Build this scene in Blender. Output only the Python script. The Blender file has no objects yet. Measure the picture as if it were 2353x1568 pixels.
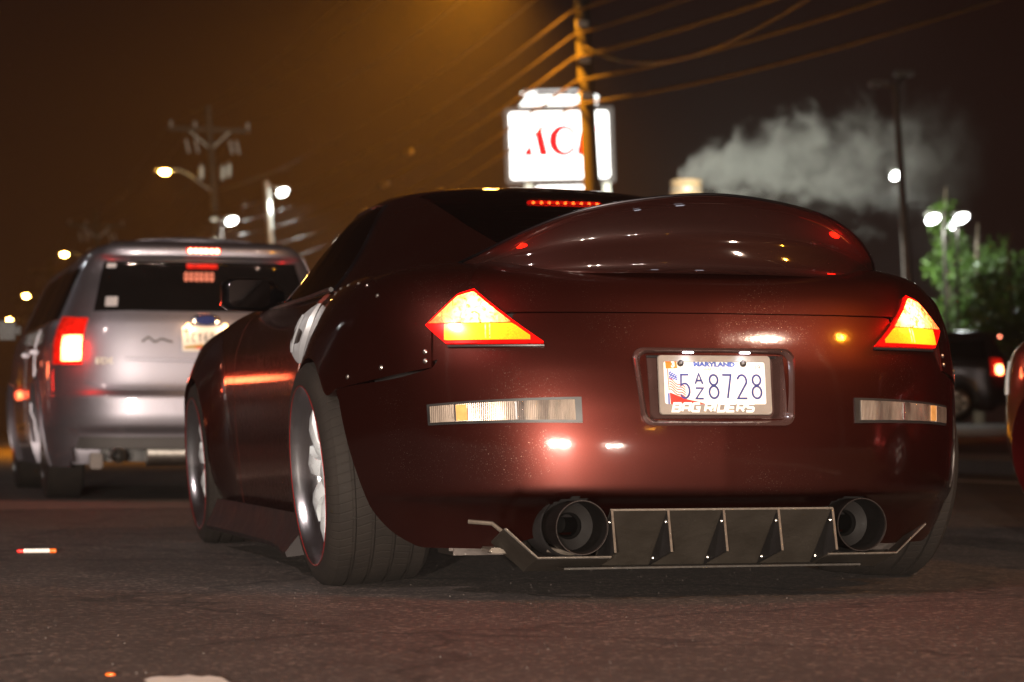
import bpy, bmesh, math, random
import numpy as np
from mathutils import Vector, Matrix, Euler

random.seed(7); rng = np.random.default_rng(7)
SC = bpy.context.scene
COL = SC.collection
R = math.radians

# ------------------------------------------------------------------ camera
CAM_H = 0.45
FPX = 5556.0                      # focal length in the 2353-pixel-wide measuring scale
PITCH = math.atan(201.0 / FPX)
cam_data = bpy.data.cameras.new('camera')
cam_data.sensor_width = 36.0
cam_data.lens = 36.0 * FPX / 2353.0
cam_data.clip_start = 0.1
cam_data.clip_end = 1500
cam_data.dof.use_dof = True
cam_data.dof.focus_distance = 6.45
cam_data.dof.aperture_fstop = 4.0
cam_data.dof.aperture_blades = 7
cam = bpy.data.objects.new('camera', cam_data)
cam.location = (0, 0, CAM_H)
cam.rotation_euler = (math.pi / 2 + PITCH, 0, 0)
COL.objects.link(cam)
SC.camera = cam

# ------------------------------------------------------------------ night sky
world = bpy.data.worlds.new('World'); SC.world = world
world.use_nodes = True
wn = world.node_tree
for n in list(wn.nodes): wn.nodes.remove(n)
wo = wn.nodes.new('ShaderNodeOutputWorld')
bg = wn.nodes.new('ShaderNodeBackground')
bg.inputs['Color'].default_value = (0.0150, 0.0040, 0.0024, 1)
bg.inputs['Strength'].default_value = 0.8
wn.links.new(bg.outputs[0], wo.inputs[0])

# ------------------------------------------------------------------ exposure / render
SC.view_settings.view_transform = 'Standard'
SC.view_settings.look = 'None'
SC.view_settings.exposure = -0.5
SC.view_settings.gamma = 1.0
SC.view_settings.use_curve_mapping = False
SC.render.engine = 'CYCLES'
cy = SC.cycles
cy.use_denoising = True
cy.max_bounces = 8
cy.diffuse_bounces = 2
cy.glossy_bounces = 4
cy.transmission_bounces = 4
cy.volume_bounces = 0
cy.transparent_max_bounces = 12
cy.sample_clamp_indirect = 3.0
cy.caustics_reflective = False
cy.caustics_refractive = False
cy.volume_step_rate = 1.0
cy.volume_max_steps = 256

HAZE_DENSITY = 0.00065
SODIUM = (1.0, 0.34, 0.012)
WHITE = (1.0, 0.95, 0.88)
TH = R(15.3)                       # heading of the street, to the left of the view
FWD = np.array([-math.sin(TH), math.cos(TH), 0.0])
RGT = np.array([math.cos(TH), math.sin(TH), 0.0])
ORG = np.array([0.331, 7.25, 0.0])  # ground under the coupe's rear axle


def W(px, py, D):
    """world point on the ray through a measured point, at distance D ahead"""
    u = (px - 1176.5) / FPX; v = (784.0 - py) / FPX
    y = math.cos(PITCH) - v * math.sin(PITCH); z = math.sin(PITCH) + v * math.cos(PITCH)
    k = D / y
    return np.array([u * k, D, CAM_H + z * k])


def ST(a, b, z=0.0):
    """street coordinates: a metres right, b metres ahead of the coupe's rear axle"""
    p = ORG + a * RGT + b * FWD
    return np.array([p[0], p[1], z])


# ================================================================== materials
MATS = {}


def mat(name, col=(0.5, 0.5, 0.5), rough=0.5, metal=0.0, coat=0.0, emit=None, es=0.0, noise=None,
        bump=None, spec=0.5, sample=True, coat_rough=0.03):
    """noise=(scale, amount): mottles colour and gloss; bump=(scale, strength)"""
    if name in MATS: return MATS[name]
    m = bpy.data.materials.new(name); m.use_nodes = True
    nt = m.node_tree; b = nt.nodes['Principled BSDF']
    b.inputs['Base Color'].default_value = (*col, 1)
    b.inputs['Roughness'].default_value = rough
    b.inputs['Metallic'].default_value = metal
    b.inputs['Coat Weight'].default_value = coat
    b.inputs['Coat Roughness'].default_value = coat_rough
    b.inputs['Specular IOR Level'].default_value = spec
    if emit:
        b.inputs['Emission Color'].default_value = (*emit, 1)
        b.inputs['Emission Strength'].default_value = es
        if not sample: m.cycles.emission_sampling = 'NONE'
    if noise or bump:
        tc = nt.nodes.new('ShaderNodeTexCoord')
    if noise:
        tx = nt.nodes.new('ShaderNodeTexNoise'); tx.inputs['Scale'].default_value = noise[0]
        tx.inputs['Detail'].default_value = 6
        nt.links.new(tc.outputs['Object'], tx.inputs['Vector'])
        mx = nt.nodes.new('ShaderNodeMix'); mx.data_type = 'RGBA'
        a = noise[1]
        mx.inputs[6].default_value = (*[c * (1 - a) for c in col], 1)
        mx.inputs[7].default_value = (*[min(1, c * (1 + a)) for c in col], 1)
        nt.links.new(tx.outputs['Fac'], mx.inputs[0])
        nt.links.new(mx.outputs[2], b.inputs['Base Color'])
        mr = nt.nodes.new('ShaderNodeMapRange')
        mr.inputs[3].default_value = max(0.02, rough * (1 - 0.35)); mr.inputs[4].default_value = min(1, rough * 1.35)
        nt.links.new(tx.outputs['Fac'], mr.inputs[0]); nt.links.new(mr.outputs[0], b.inputs['Roughness'])
    if bump:
        tb = nt.nodes.new('ShaderNodeTexNoise'); tb.inputs['Scale'].default_value = bump[0]
        tb.inputs['Detail'].default_value = 4
        nt.links.new(tc.outputs['Object'], tb.inputs['Vector'])
        bp = nt.nodes.new('ShaderNodeBump'); bp.inputs['Strength'].default_value = bump[1]
        bp.inputs['Distance'].default_value = 0.01
        nt.links.new(tb.outputs['Fac'], bp.inputs['Height']); nt.links.new(bp.outputs[0], b.inputs['Normal'])
    MATS[name] = m
    return m


def paint(name, col, dust=0.0, rough=.33, coat_r=.055):
    """metallic flake car paint under clear coat, with a thin film of road dust"""
    if name in MATS: return MATS[name]
    m = bpy.data.materials.new(name); m.use_nodes = True
    nt = m.node_tree; L = nt.links; b = nt.nodes['Principled BSDF']
    tc = nt.nodes.new('ShaderNodeTexCoord')
    fl = nt.nodes.new('ShaderNodeTexVoronoi'); fl.inputs['Scale'].default_value = 900
    L.new(tc.outputs['Object'], fl.inputs['Vector'])
    mx = nt.nodes.new('ShaderNodeMix'); mx.data_type = 'RGBA'
    mx.inputs[6].default_value = (*[c * 0.75 for c in col], 1); mx.inputs[7].default_value = (*[min(1, c * 1.35) for c in col], 1)
    L.new(fl.outputs['Distance'], mx.inputs[0])
    # dust: small specks and scuffs gathered in patches
    n1 = nt.nodes.new('ShaderNodeTexNoise'); n1.inputs['Scale'].default_value = 330; n1.inputs['Detail'].default_value = 3
    n2 = nt.nodes.new('ShaderNodeTexNoise'); n2.inputs['Scale'].default_value = 4.0; n2.inputs['Detail'].default_value = 4
    L.new(tc.outputs['Object'], n1.inputs['Vector']); L.new(tc.outputs['Object'], n2.inputs['Vector'])
    r1 = nt.nodes.new('ShaderNodeMapRange'); r1.inputs[1].default_value = 0.64; r1.inputs[2].default_value = 0.76
    r2 = nt.nodes.new('ShaderNodeMapRange'); r2.inputs[1].default_value = 0.5; r2.inputs[2].default_value = 0.7
    L.new(n1.outputs['Fac'], r1.inputs[0]); L.new(n2.outputs['Fac'], r2.inputs[0])
    mu = nt.nodes.new('ShaderNodeMath'); mu.operation = 'MULTIPLY'
    L.new(r1.outputs[0], mu.inputs[0]); L.new(r2.outputs[0], mu.inputs[1])
    mu2 = nt.nodes.new('ShaderNodeMath'); mu2.operation = 'MULTIPLY'; mu2.inputs[1].default_value = dust
    L.new(mu.outputs[0], mu2.inputs[0])
    md = nt.nodes.new('ShaderNodeMix'); md.data_type = 'RGBA'
    L.new(mu2.outputs[0], md.inputs[0]); L.new(mx.outputs[2], md.inputs[6]); md.inputs[7].default_value = (0.42, 0.34, 0.28, 1)
    L.new(md.outputs[2], b.inputs['Base Color'])
    b.inputs['Metallic'].default_value = 0.9
    b.inputs['Roughness'].default_value = rough
    b.inputs['Coat Weight'].default_value = 1.0
    rr = nt.nodes.new('ShaderNodeMapRange'); rr.inputs[3].default_value = coat_r; rr.inputs[4].default_value = 0.5
    L.new(mu2.outputs[0], rr.inputs[0]); L.new(rr.outputs[0], b.inputs['Coat Roughness'])
    nb = nt.nodes.new('ShaderNodeTexNoise'); nb.inputs['Scale'].default_value = 55
    L.new(tc.outputs['Object'], nb.inputs['Vector'])
    bp = nt.nodes.new('ShaderNodeBump'); bp.inputs['Strength'].default_value = 0.012; bp.inputs['Distance'].default_value = 0.01
    L.new(nb.outputs['Fac'], bp.inputs['Height']); L.new(bp.outputs[0], b.inputs['Coat Normal'])
    MATS[name] = m
    return m


def glass(name, tint, gloss=1.0):
    if name in MATS: return MATS[name]
    m = bpy.data.materials.new(name); m.use_nodes = True
    nt = m.node_tree; L = nt.links
    for n in list(nt.nodes): nt.nodes.remove(n)
    o = nt.nodes.new('ShaderNodeOutputMaterial'); mx = nt.nodes.new('ShaderNodeMixShader')
    tr = nt.nodes.new('ShaderNodeBsdfTransparent'); tr.inputs[0].default_value = (*tint, 1)
    gl = nt.nodes.new('ShaderNodeBsdfGlossy'); gl.inputs['Roughness'].default_value = 0.02
    fr = nt.nodes.new('ShaderNodeFresnel'); fr.inputs[0].default_value = 1.5
    tc = nt.nodes.new('ShaderNodeTexCoord'); nz = nt.nodes.new('ShaderNodeTexNoise'); nz.inputs['Scale'].default_value = 6
    rm = nt.nodes.new('ShaderNodeMapRange'); rm.inputs[3].default_value = 0.01; rm.inputs[4].default_value = 0.07
    L.new(tc.outputs['Object'], nz.inputs['Vector']); L.new(nz.outputs['Fac'], rm.inputs[0]); L.new(rm.outputs[0], gl.inputs['Roughness'])
    L.new(fr.outputs[0], mx.inputs[0]); L.new(tr.outputs[0], mx.inputs[1]); L.new(gl.outputs[0], mx.inputs[2])
    L.new(mx.outputs[0], o.inputs[0])
    MATS[name] = m
    return m


def emitter(name, col, strength, sample=False, streak=None):
    """a lit lens; streak=(scale, low, high) breaks the light up like moulded lens optics"""
    if name in MATS: return MATS[name]
    m = bpy.data.materials.new(name); m.use_nodes = True
    nt = m.node_tree; L = nt.links; b = nt.nodes['Principled BSDF']
    b.inputs['Base Color'].default_value = (*[min(1, c * 0.4) for c in col], 1)
    b.inputs['Roughness'].default_value = 0.15
    b.inputs['Coat Weight'].default_value = 0.6
    b.inputs['Emission Color'].default_value = (*col, 1)
    b.inputs['Emission Strength'].default_value = strength
    if streak:
        tc = nt.nodes.new('ShaderNodeTexCoord')
        mp = nt.nodes.new('ShaderNodeMapping'); mp.inputs['Rotation'].default_value = (0.3, 0.5, 0.2)
        mp.inputs['Scale'].default_value = streak[3] if len(streak) > 3 else (1, 1, 1)
        nz = nt.nodes.new('ShaderNodeTexNoise'); nz.inputs['Scale'].default_value = streak[0]; nz.inputs['Detail'].default_value = 3
        rm = nt.nodes.new('ShaderNodeMapRange'); rm.inputs[1].default_value = 0.3; rm.inputs[2].default_value = 0.62
        rm.inputs[3].default_value = strength * streak[1]; rm.inputs[4].default_value = strength * streak[2]
        L.new(tc.outputs['Object'], mp.inputs[0]); L.new(mp.outputs[0], nz.inputs['Vector'])
        L.new(nz.outputs['Fac'], rm.inputs[0]); L.new(rm.outputs[0], b.inputs['Emission Strength'])
    if not sample: m.cycles.emission_sampling = 'NONE'
    MATS[name] = m
    return m


M_BLACK = mat('black_plastic', (0.012, 0.011, 0.011), 0.45, noise=(20, 0.3))
M_RUBBER = mat('tyre_rubber', (0.055, 0.048, 0.043), 0.72, noise=(40, 0.35), bump=(160, 0.25))
M_CHROME = mat('polished_alloy', (0.86, 0.90, 1.0), 0.22, 1.0, noise=(9, 0.06))
M_WHITEWHEEL = mat('white_wheel_paint', (0.62, 0.68, 0.72), 0.3, coat=0.5, noise=(12, 0.1))
M_DARKMETAL = mat('dark_metal', (0.06, 0.05, 0.045), 0.4, 0.6, noise=(30, 0.4))
M_STEEL = mat('brushed_steel', (0.55, 0.52, 0.48), 0.3, 1.0, noise=(30, 0.2))
M_COUPE = paint('maroon_brown_paint', (0.045, 0.0076, 0.0050), 0.9, .37, .085)
M_SILVER = paint('silver_paint', (0.27, 0.26, 0.30), 0.1, .46)
M_REDPAINT = paint('red_paint', (0.14, 0.006, 0.006), 0.1)
M_BLACKPAINT = paint('black_paint', (0.012, 0.011, 0.013), 0.1)
M_GREYPAINT = paint('grey_paint', (0.08, 0.08, 0.09), 0.1)
M_GLASS = glass('tinted_glass', (0.13, 0.085, 0.08))
M_SIDEGLASS = glass('side_glass', (0.32, 0.28, 0.26))
M_DARKGLASS = mat('dark_privacy_glass', (0.006, 0.005, 0.005), 0.04, noise=(5, 0.3))
M_CARBON = None


def carbon():
    m = bpy.data.materials.new('carbon_weave'); m.use_nodes = True
    nt = m.node_tree; L = nt.links; b = nt.nodes['Principled BSDF']
    tc = nt.nodes.new('ShaderNodeTexCoord')
    mp = nt.nodes.new('ShaderNodeMapping'); mp.inputs['Rotation'].default_value = (0, 0.785, 0)
    ch = nt.nodes.new('ShaderNodeTexChecker'); ch.inputs['Scale'].default_value = 560
    ch.inputs[1].default_value = (0.008, 0.0024, 0.0019, 1); ch.inputs[2].default_value = (0.018, 0.0050, 0.0037, 1)
    L.new(tc.outputs['Object'], mp.inputs[0]); L.new(mp.outputs[0], ch.inputs[0]); L.new(ch.outputs[0], b.inputs['Base Color'])
    b.inputs['Roughness'].default_value = 0.5; b.inputs['Metallic'].default_value = 0.25; b.inputs['Specular IOR Level'].default_value = .05
    b.inputs['Coat Weight'].default_value = 1.0; b.inputs['Coat Roughness'].default_value = 0.04
    return m


M_CARBON = carbon()


def asphalt():
    m = bpy.data.materials.new('worn_asphalt'); m.use_nodes = True
    nt = m.node_tree; L = nt.links; b = nt.nodes['Principled BSDF']
    tc = nt.nodes.new('ShaderNodeTexCoord')

    def noise(scale, detail=5):
        n = nt.nodes.new('ShaderNodeTexNoise'); n.inputs['Scale'].default_value = scale; n.inputs['Detail'].default_value = detail
        L.new(tc.outputs['Object'], n.inputs['Vector']); return n
    grain = nt.nodes.new('ShaderNodeTexVoronoi'); grain.inputs['Scale'].default_value = 95
    L.new(tc.outputs['Object'], grain.inputs['Vector'])
    fine = noise(260, 2); big = noise(0.55, 5); mid = noise(5, 6)
    cr = nt.nodes.new('ShaderNodeValToRGB')
    cr.color_ramp.elements[0].position = 0.0; cr.color_ramp.elements[0].color = (0.033, 0.0255, 0.0225, 1)
    cr.color_ramp.elements[1].position = 1.0; cr.color_ramp.elements[1].color = (0.20, 0.150, 0.128, 1)
    e = cr.color_ramp.elements.new(0.80); e.color = (0.062, 0.047, 0.041, 1)
    sp = nt.nodes.new('ShaderNodeSeparateColor'); L.new(grain.outputs['Color'], sp.inputs[0])
    L.new(sp.outputs[0], cr.inputs[0])
    # large, soft blotches and tyre-polished lanes
    mb = nt.nodes.new('ShaderNodeMapRange'); mb.inputs[1].default_value = 0.3; mb.inputs[2].default_value = 0.7
    mb.inputs[3].default_value = 0.6; mb.inputs[4].default_value = 1.25
    L.new(big.outputs['Fac'], mb.inputs[0])
    mm = nt.nodes.new('ShaderNodeMapRange'); mm.inputs[1].default_value = 0.3; mm.inputs[2].default_value = 0.7
    mm.inputs[3].default_value = 0.75; mm.inputs[4].default_value = 1.2
    L.new(mid.outputs['Fac'], mm.inputs[0])
    mul = nt.nodes.new('ShaderNodeMath'); mul.operation = 'MULTIPLY'
    L.new(mb.outputs[0], mul.inputs[0]); L.new(mm.outputs[0], mul.inputs[1])
    vm = nt.nodes.new('ShaderNodeVectorMath'); vm.operation = 'SCALE'
    L.new(cr.outputs[0], vm.inputs[0]); L.new(mul.outputs[0], vm.inputs['Scale'])
    # thin cracks
    ck = nt.nodes.new('ShaderNodeTexVoronoi'); ck.feature = 'DISTANCE_TO_EDGE'; ck.inputs['Scale'].default_value = 0.55
    wv = nt.nodes.new('ShaderNodeVectorMath'); wv.operation = 'ADD'
    sc_ = nt.nodes.new('ShaderNodeVectorMath'); sc_.operation = 'SCALE'; sc_.inputs['Scale'].default_value = 0.35
    L.new(mid.outputs['Color'], sc_.inputs[0]); L.new(tc.outputs['Object'], wv.inputs[0]); L.new(sc_.outputs[0], wv.inputs[1])
    L.new(wv.outputs[0], ck.inputs['Vector'])
    cm = nt.nodes.new('ShaderNodeMapRange'); cm.inputs[1].default_value = 0.0; cm.inputs[2].default_value = 0.018
    cm.inputs[3].default_value = 0.25; cm.inputs[4].default_value = 1.0
    L.new(ck.outputs['Distance'], cm.inputs[0])
    v2 = nt.nodes.new('ShaderNodeVectorMath'); v2.operation = 'SCALE'
    L.new(vm.outputs[0], v2.inputs[0]); L.new(cm.outputs[0], v2.inputs['Scale'])
    L.new(v2.outputs[0], b.inputs['Base Color'])
    b.inputs['Roughness'].default_value = 0.75
    bp = nt.nodes.new('ShaderNodeBump'); bp.inputs['Strength'].default_value = 0.9; bp.inputs['Distance'].default_value = 0.006
    ad = nt.nodes.new('ShaderNodeMath'); ad.operation = 'ADD'
    L.new(sp.outputs[0], ad.inputs[0]); L.new(fine.outputs['Fac'], ad.inputs[1])
    L.new(ad.outputs[0], bp.inputs['Height']); L.new(bp.outputs[0], b.inputs['Normal'])
    return m


M_ASPHALT = asphalt()
M_ROADPAINT = mat('worn_white_road_paint', (0.62, 0.60, 0.57), 0.7, noise=(14, 0.25), bump=(150, 0.5))
M_CONCRETE = mat('concrete', (0.30, 0.28, 0.25), 0.85, noise=(3, 0.25), bump=(60, 0.4))
M_WOOD = mat('weathered_pole_wood', (0.009, 0.0075, 0.0065), 0.9, noise=(6, 0.4), bump=(25, 0.6))
M_CABLE = mat('black_cable_sheath', (0.032, 0.027, 0.026), 0.5, noise=(3, 0.3), spec=.3)
M_GALV = mat('galvanised_steel', (0.42, 0.42, 0.38), 0.45, 0.7, noise=(6, 0.2))
M_CERAMIC = mat('grey_ceramic', (0.35, 0.33, 0.31), 0.25, noise=(20, 0.15))


# ================================================================== object helpers
def link(o, parent=None):
    COL.objects.link(o)
    if parent is not None: o.parent = parent
    return o


def empty(name, loc=(0, 0, 0), rz=0.0):
    o = bpy.data.objects.new(name, None); o.empty_display_size = 0.2
    o.location = tuple(loc); o.rotation_euler = (0, 0, rz)
    COL.objects.link(o); return o


def tag(o, label=None, cat=None, group=None, kind=None):
    if label: o['label'] = label
    if cat: o['category'] = cat
    if group: o['group'] = group
    if kind: o['kind'] = kind
    return o


def make(name, verts, faces, material, parent=None, smooth=True, angle=None):
    me = bpy.data.meshes.new(name)
    me.from_pydata([tuple(map(float, v)) for v in verts], [], [tuple(int(i) for i in f) for f in faces])
    me.materials.append(material)
    if smooth:
        me.polygons.foreach_set('use_smooth', [True] * len(me.polygons))
        if angle is not None: me.set_sharp_from_angle(angle=R(angle))
    me.update()
    return link(bpy.data.objects.new(name, me), parent)


class MB:
    """collects shapes into one mesh"""
    def __init__(s): s.v = []; s.f = []

    def add(s, v, f):
        o = len(s.v); s.v += [tuple(map(float, p)) for p in v]; s.f += [tuple(i + o for i in q) for q in f]; return s

    def box(s, x0, x1, y0, y1, z0, z1, bev=0.0):
        if bev <= 0:
            v = [(x, y, z) for x in (x0, x1) for y in (y0, y1) for z in (z0, z1)]
            f = [(0, 1, 3, 2), (4, 6, 7, 5), (0, 4, 5, 1), (2, 3, 7, 6), (0, 2, 6, 4), (1, 5, 7, 3)]
            return s.add(v, f)
        bm = bmesh.new(); bmesh.ops.create_cube(bm, size=1)
        for q in bm.verts:
            q.co = ((x0 + x1) / 2 + q.co.x * (x1 - x0), (y0 + y1) / 2 + q.co.y * (y1 - y0), (z0 + z1) / 2 + q.co.z * (z1 - z0))
        bmesh.ops.bevel(bm, geom=bm.edges[:], offset=bev, segments=2, affect='EDGES')
        bm.verts.index_update()
        v = [tuple(q.co) for q in bm.verts]; f = [[q.index for q in p.verts] for p in bm.faces]
        bm.free(); return s.add(v, f)

    def tube(s, pts, rad, n=8, cap=True):
        P = [np.array(p, float) for p in pts]; m = len(P)
        rad = [rad] * m if np.isscalar(rad) else rad
        V = []; F = []; prev = None
        for i, p in enumerate(P):
            t = P[min(i + 1, m - 1)] - P[max(i - 1, 0)]; t = t / (np.linalg.norm(t) + 1e-12)
            if prev is None:
                a = np.array([0, 0, 1.0]) if abs(t[2]) < 0.9 else np.array([1.0, 0, 0])
            else: a = prev
            a = a - t * a.dot(t); a /= np.linalg.norm(a) + 1e-12; prev = a
            b = np.cross(t, a)
            for k in range(n):
                w = 2 * math.pi * k / n
                V.append(p + rad[i] * (math.cos(w) * a + math.sin(w) * b))
        for i in range(m - 1):
            for k in range(n):
                k2 = (k + 1) % n
                F.append((i * n + k, i * n + k2, (i + 1) * n + k2, (i + 1) * n + k))
        if cap: F.append(tuple(range(n - 1, -1, -1))); F.append(tuple((m - 1) * n + k for k in range(n)))
        return s.add(V, F)

    def lathe(s, prof, n=48, axis='x', cen=(0, 0, 0), closed=False):
        """prof: (axial, radius) points"""
        V = []; F = []; m = len(prof)
        for (h, r) in prof:
            for k in range(n):
                w = 2 * math.pi * k / n; c, q = r * math.cos(w), r * math.sin(w)
                p = (h, c, q) if axis == 'x' else ((c, h, q) if axis == 'y' else (c, q, h))
                V.append((p[0] + cen[0], p[1] + cen[1], p[2] + cen[2]))
        for i in range(m - 1 if not closed else m):
            j = (i + 1) % m
            for k in range(n):
                k2 = (k + 1) % n
                F.append((i * n + k, j * n + k, j * n + k2, i * n + k2))
        return s.add(V, F)

    def prism(s, poly, t0, t1, fn):
        """poly of 2-D points; fn(u, v, t) gives the 3-D point"""
        n = len(poly)
        V = [fn(u, v, t0) for u, v in poly] + [fn(u, v, t1) for u, v in poly]
        F = [tuple(range(n - 1, -1, -1)), tuple(range(n, 2 * n))]
        F += [(i, (i + 1) % n, n + (i + 1) % n, n + i) for i in range(n)]
        return s.add(V, F)

    def sphere(s, c, r, n=10, m=6, sc=(1, 1, 1)):
        V = []; F = []
        for i in range(m + 1):
            p = math.pi * i / m
            for k in range(n):
                w = 2 * math.pi * k / n
                V.append((c[0] + r * sc[0] * math.sin(p) * math.cos(w), c[1] + r * sc[1] * math.sin(p) * math.sin(w), c[2] + r * sc[2] * math.cos(p)))
        for i in range(m):
            for k in range(n):
                F.append((i * n + k, (i + 1) * n + k, (i + 1) * n + (k + 1) % n, i * n + (k + 1) % n))
        return s.add(V, F)

    def build(s, name, material, parent=None, smooth=True, angle=35):
        return make(name, s.v, s.f, material, parent, smooth, angle)


def xf(o, loc=(0, 0, 0), rot=(0, 0, 0), scale=(1, 1, 1)):
    o.location = tuple(loc); o.rotation_euler = rot; o.scale = scale; return o


def text_geo(body, size=1.0, bold=0.0, shear=0.0, sx=1.0):
    cu = bpy.data.curves.new('txt', 'FONT'); cu.body = body; cu.size = size; cu.align_x = 'CENTER'; cu.align_y = 'CENTER'
    cu.offset = bold; cu.shear = shear; cu.resolution_u = 3
    o = bpy.data.objects.new('txt', cu); COL.objects.link(o)
    me = bpy.data.meshes.new_from_object(o.evaluated_get(bpy.context.evaluated_depsgraph_get()))
    v = [(p.co.x * sx, p.co.y) for p in me.vertices]; f = [tuple(p.vertices) for p in me.polygons]
    bpy.data.objects.remove(o); bpy.data.curves.remove(cu); bpy.data.meshes.remove(me)
    return v, f


def strokes(paths, w):
    """flat ribbons along 2-D polylines with mitred joins"""
    V = []; F = []
    for P in paths:
        P = [np.array(p, float) for p in P]; n = len(P); o = len(V)
        closed = np.allclose(P[0], P[-1])
        for i in range(n):
            if closed:
                a = P[i] - P[(i - 1) % (n - 1)] if i else P[0] - P[-2]
                b = P[(i + 1)] - P[i] if i < n - 1 else P[1] - P[0]
            else:
                a = P[i] - P[i - 1] if i else P[1] - P[0]
                b = P[i + 1] - P[i] if i < n - 1 else P[i] - P[i - 1]
            a = a / (np.linalg.norm(a) + 1e-12); b = b / (np.linalg.norm(b) + 1e-12)
            na = np.array([-a[1], a[0]]); nb = np.array([-b[1], b[0]]); m = na + nb
            m = m / (np.linalg.norm(m) + 1e-12); k = min(1.8, 1 / max(0.3, m.dot(na)))
            V.append(tuple(P[i] + m * k * w / 2)); V.append(tuple(P[i] - m * k * w / 2))
        for i in range(n - 1): F.append((o + 2 * i, o + 2 * i + 1, o + 2 * i + 3, o + 2 * i + 2))
    return V, F


def arc(cx, cy, rx, ry, a0, a1, n=10):
    return [(cx + rx * math.cos(R(a0 + (a1 - a0) * i / n)), cy + ry * math.sin(R(a0 + (a1 - a0) * i / n))) for i in range(n + 1)]


GL = {  # plate characters in a 0.62 x 1 cell
    '8': [arc(.31, .76, .24, .2, -90, 270, 16), arc(.31, .28, .27, .24, 90, 450, 16)],
    '7': [[(.04, .96), (.58, .96), (.34, .04)]],
    '2': [arc(.31, .72, .25, .24, 165, -20, 10) + [(.06, .04), (.58, .04)]],
    '5': [[(.54, .96), (.1, .96), (.08, .55)] + arc(.29, .33, .28, .29, 125, -150, 12)],
    'A': [[(.04, .04), (.31, .96), (.58, .04)], [(.15, .34), (.47, .34)]],
    'Z': [[(.05, .95), (.56, .95), (.06, .05), (.58, .05)]],
    '1': [[(.14, .78), (.32, .95), (.32, .04)]],
    'C': [arc(.33, .5, .26, .46, 50, 310, 14)],
    'Y': [[(.05, .96), (.31, .5), (.57, .96)], [(.31, .5), (.31, .04)]],
    '6': [arc(.31, .29, .25, .25, 90, 450, 14), [(.07, .33), (.12, .65), (.36, .95), (.5, .9)]],
    '9': [arc(.31, .7, .25, .25, 90, 450, 14), [(.55, .66), (.5, .3), (.28, .05), (.12, .1)]],
    '4': [[(.44, .04), (.44, .96), (.04, .32), (.6, .32)]],
}


def glyphs(items, w):
    """items: (char, x, y, width, height)"""
    V = []; F = []
    for ch, x, y, sx, sy in items:
        p = [[(x + q[0] / 0.62 * sx, y + q[1] * sy) for q in path] for path in GL[ch]]
        v, f = strokes(p, w); o = len(V); V += v; F += [tuple(i + o for i in q) for q in f]
    return V, F


# ------------------------------------------------------------------ curves and surfaces
def pchip(xs, ys):
    x = np.array(xs, float); y = np.array(ys, float); h = np.diff(x); d = np.diff(y) / h; m = np.zeros_like(y)
    for i in range(1, len(x) - 1):
        if d[i - 1] * d[i] > 0:
            w1 = 2 * h[i] + h[i - 1]; w2 = h[i] + 2 * h[i - 1]; m[i] = (w1 + w2) / (w1 / d[i - 1] + w2 / d[i])
    m[0] = d[0]; m[-1] = d[-1]

    def f(q):
        q = np.clip(np.asarray(q, float), x[0], x[-1]); i = np.clip(np.searchsorted(x, q) - 1, 0, len(x) - 2)
        t = (q - x[i]) / h[i]
        return ((1 + 2 * t) * (1 - t) ** 2 * y[i] + t * (1 - t) ** 2 * h[i] * m[i] + t * t * (3 - 2 * t) * y[i + 1] + t * t * (t - 1) * h[i] * m[i + 1])
    return f


def spline2(pts, n=400):
    """dense natural cubic spline through 2-D points, by chord length"""
    P = np.array(pts, float); c = np.r_[0, np.cumsum(np.linalg.norm(np.diff(P, axis=0), axis=1))]
    N = len(P); out = []
    q = np.linspace(0, c[-1], n)
    for k in range(P.shape[1]):
        y = P[:, k]; h = np.diff(c); A = np.zeros((N, N)); b = np.zeros(N); A[0, 0] = A[-1, -1] = 1
        for i in range(1, N - 1):
            A[i, i - 1] = h[i - 1]; A[i, i] = 2 * (h[i - 1] + h[i]); A[i, i + 1] = h[i]
            b[i] = 6 * ((y[i + 1] - y[i]) / h[i] - (y[i] - y[i - 1]) / h[i - 1])
        M = np.linalg.solve(A, b); i = np.clip(np.searchsorted(c, q) - 1, 0, N - 2); a = c[i + 1] - q; d = q - c[i]; hh = h[i]
        out.append(M[i] * a ** 3 / (6 * hh) + M[i + 1] * d ** 3 / (6 * hh) + (y[i] / hh - M[i] * hh / 6) * a + (y[i + 1] / hh - M[i + 1] * hh / 6) * d)
    return np.stack(out, 1)


def sstep(a, b, x):
    t = np.clip((np.asarray(x, float) - a) / (b - a), 0, 1); return t * t * (3 - 2 * t)


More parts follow.
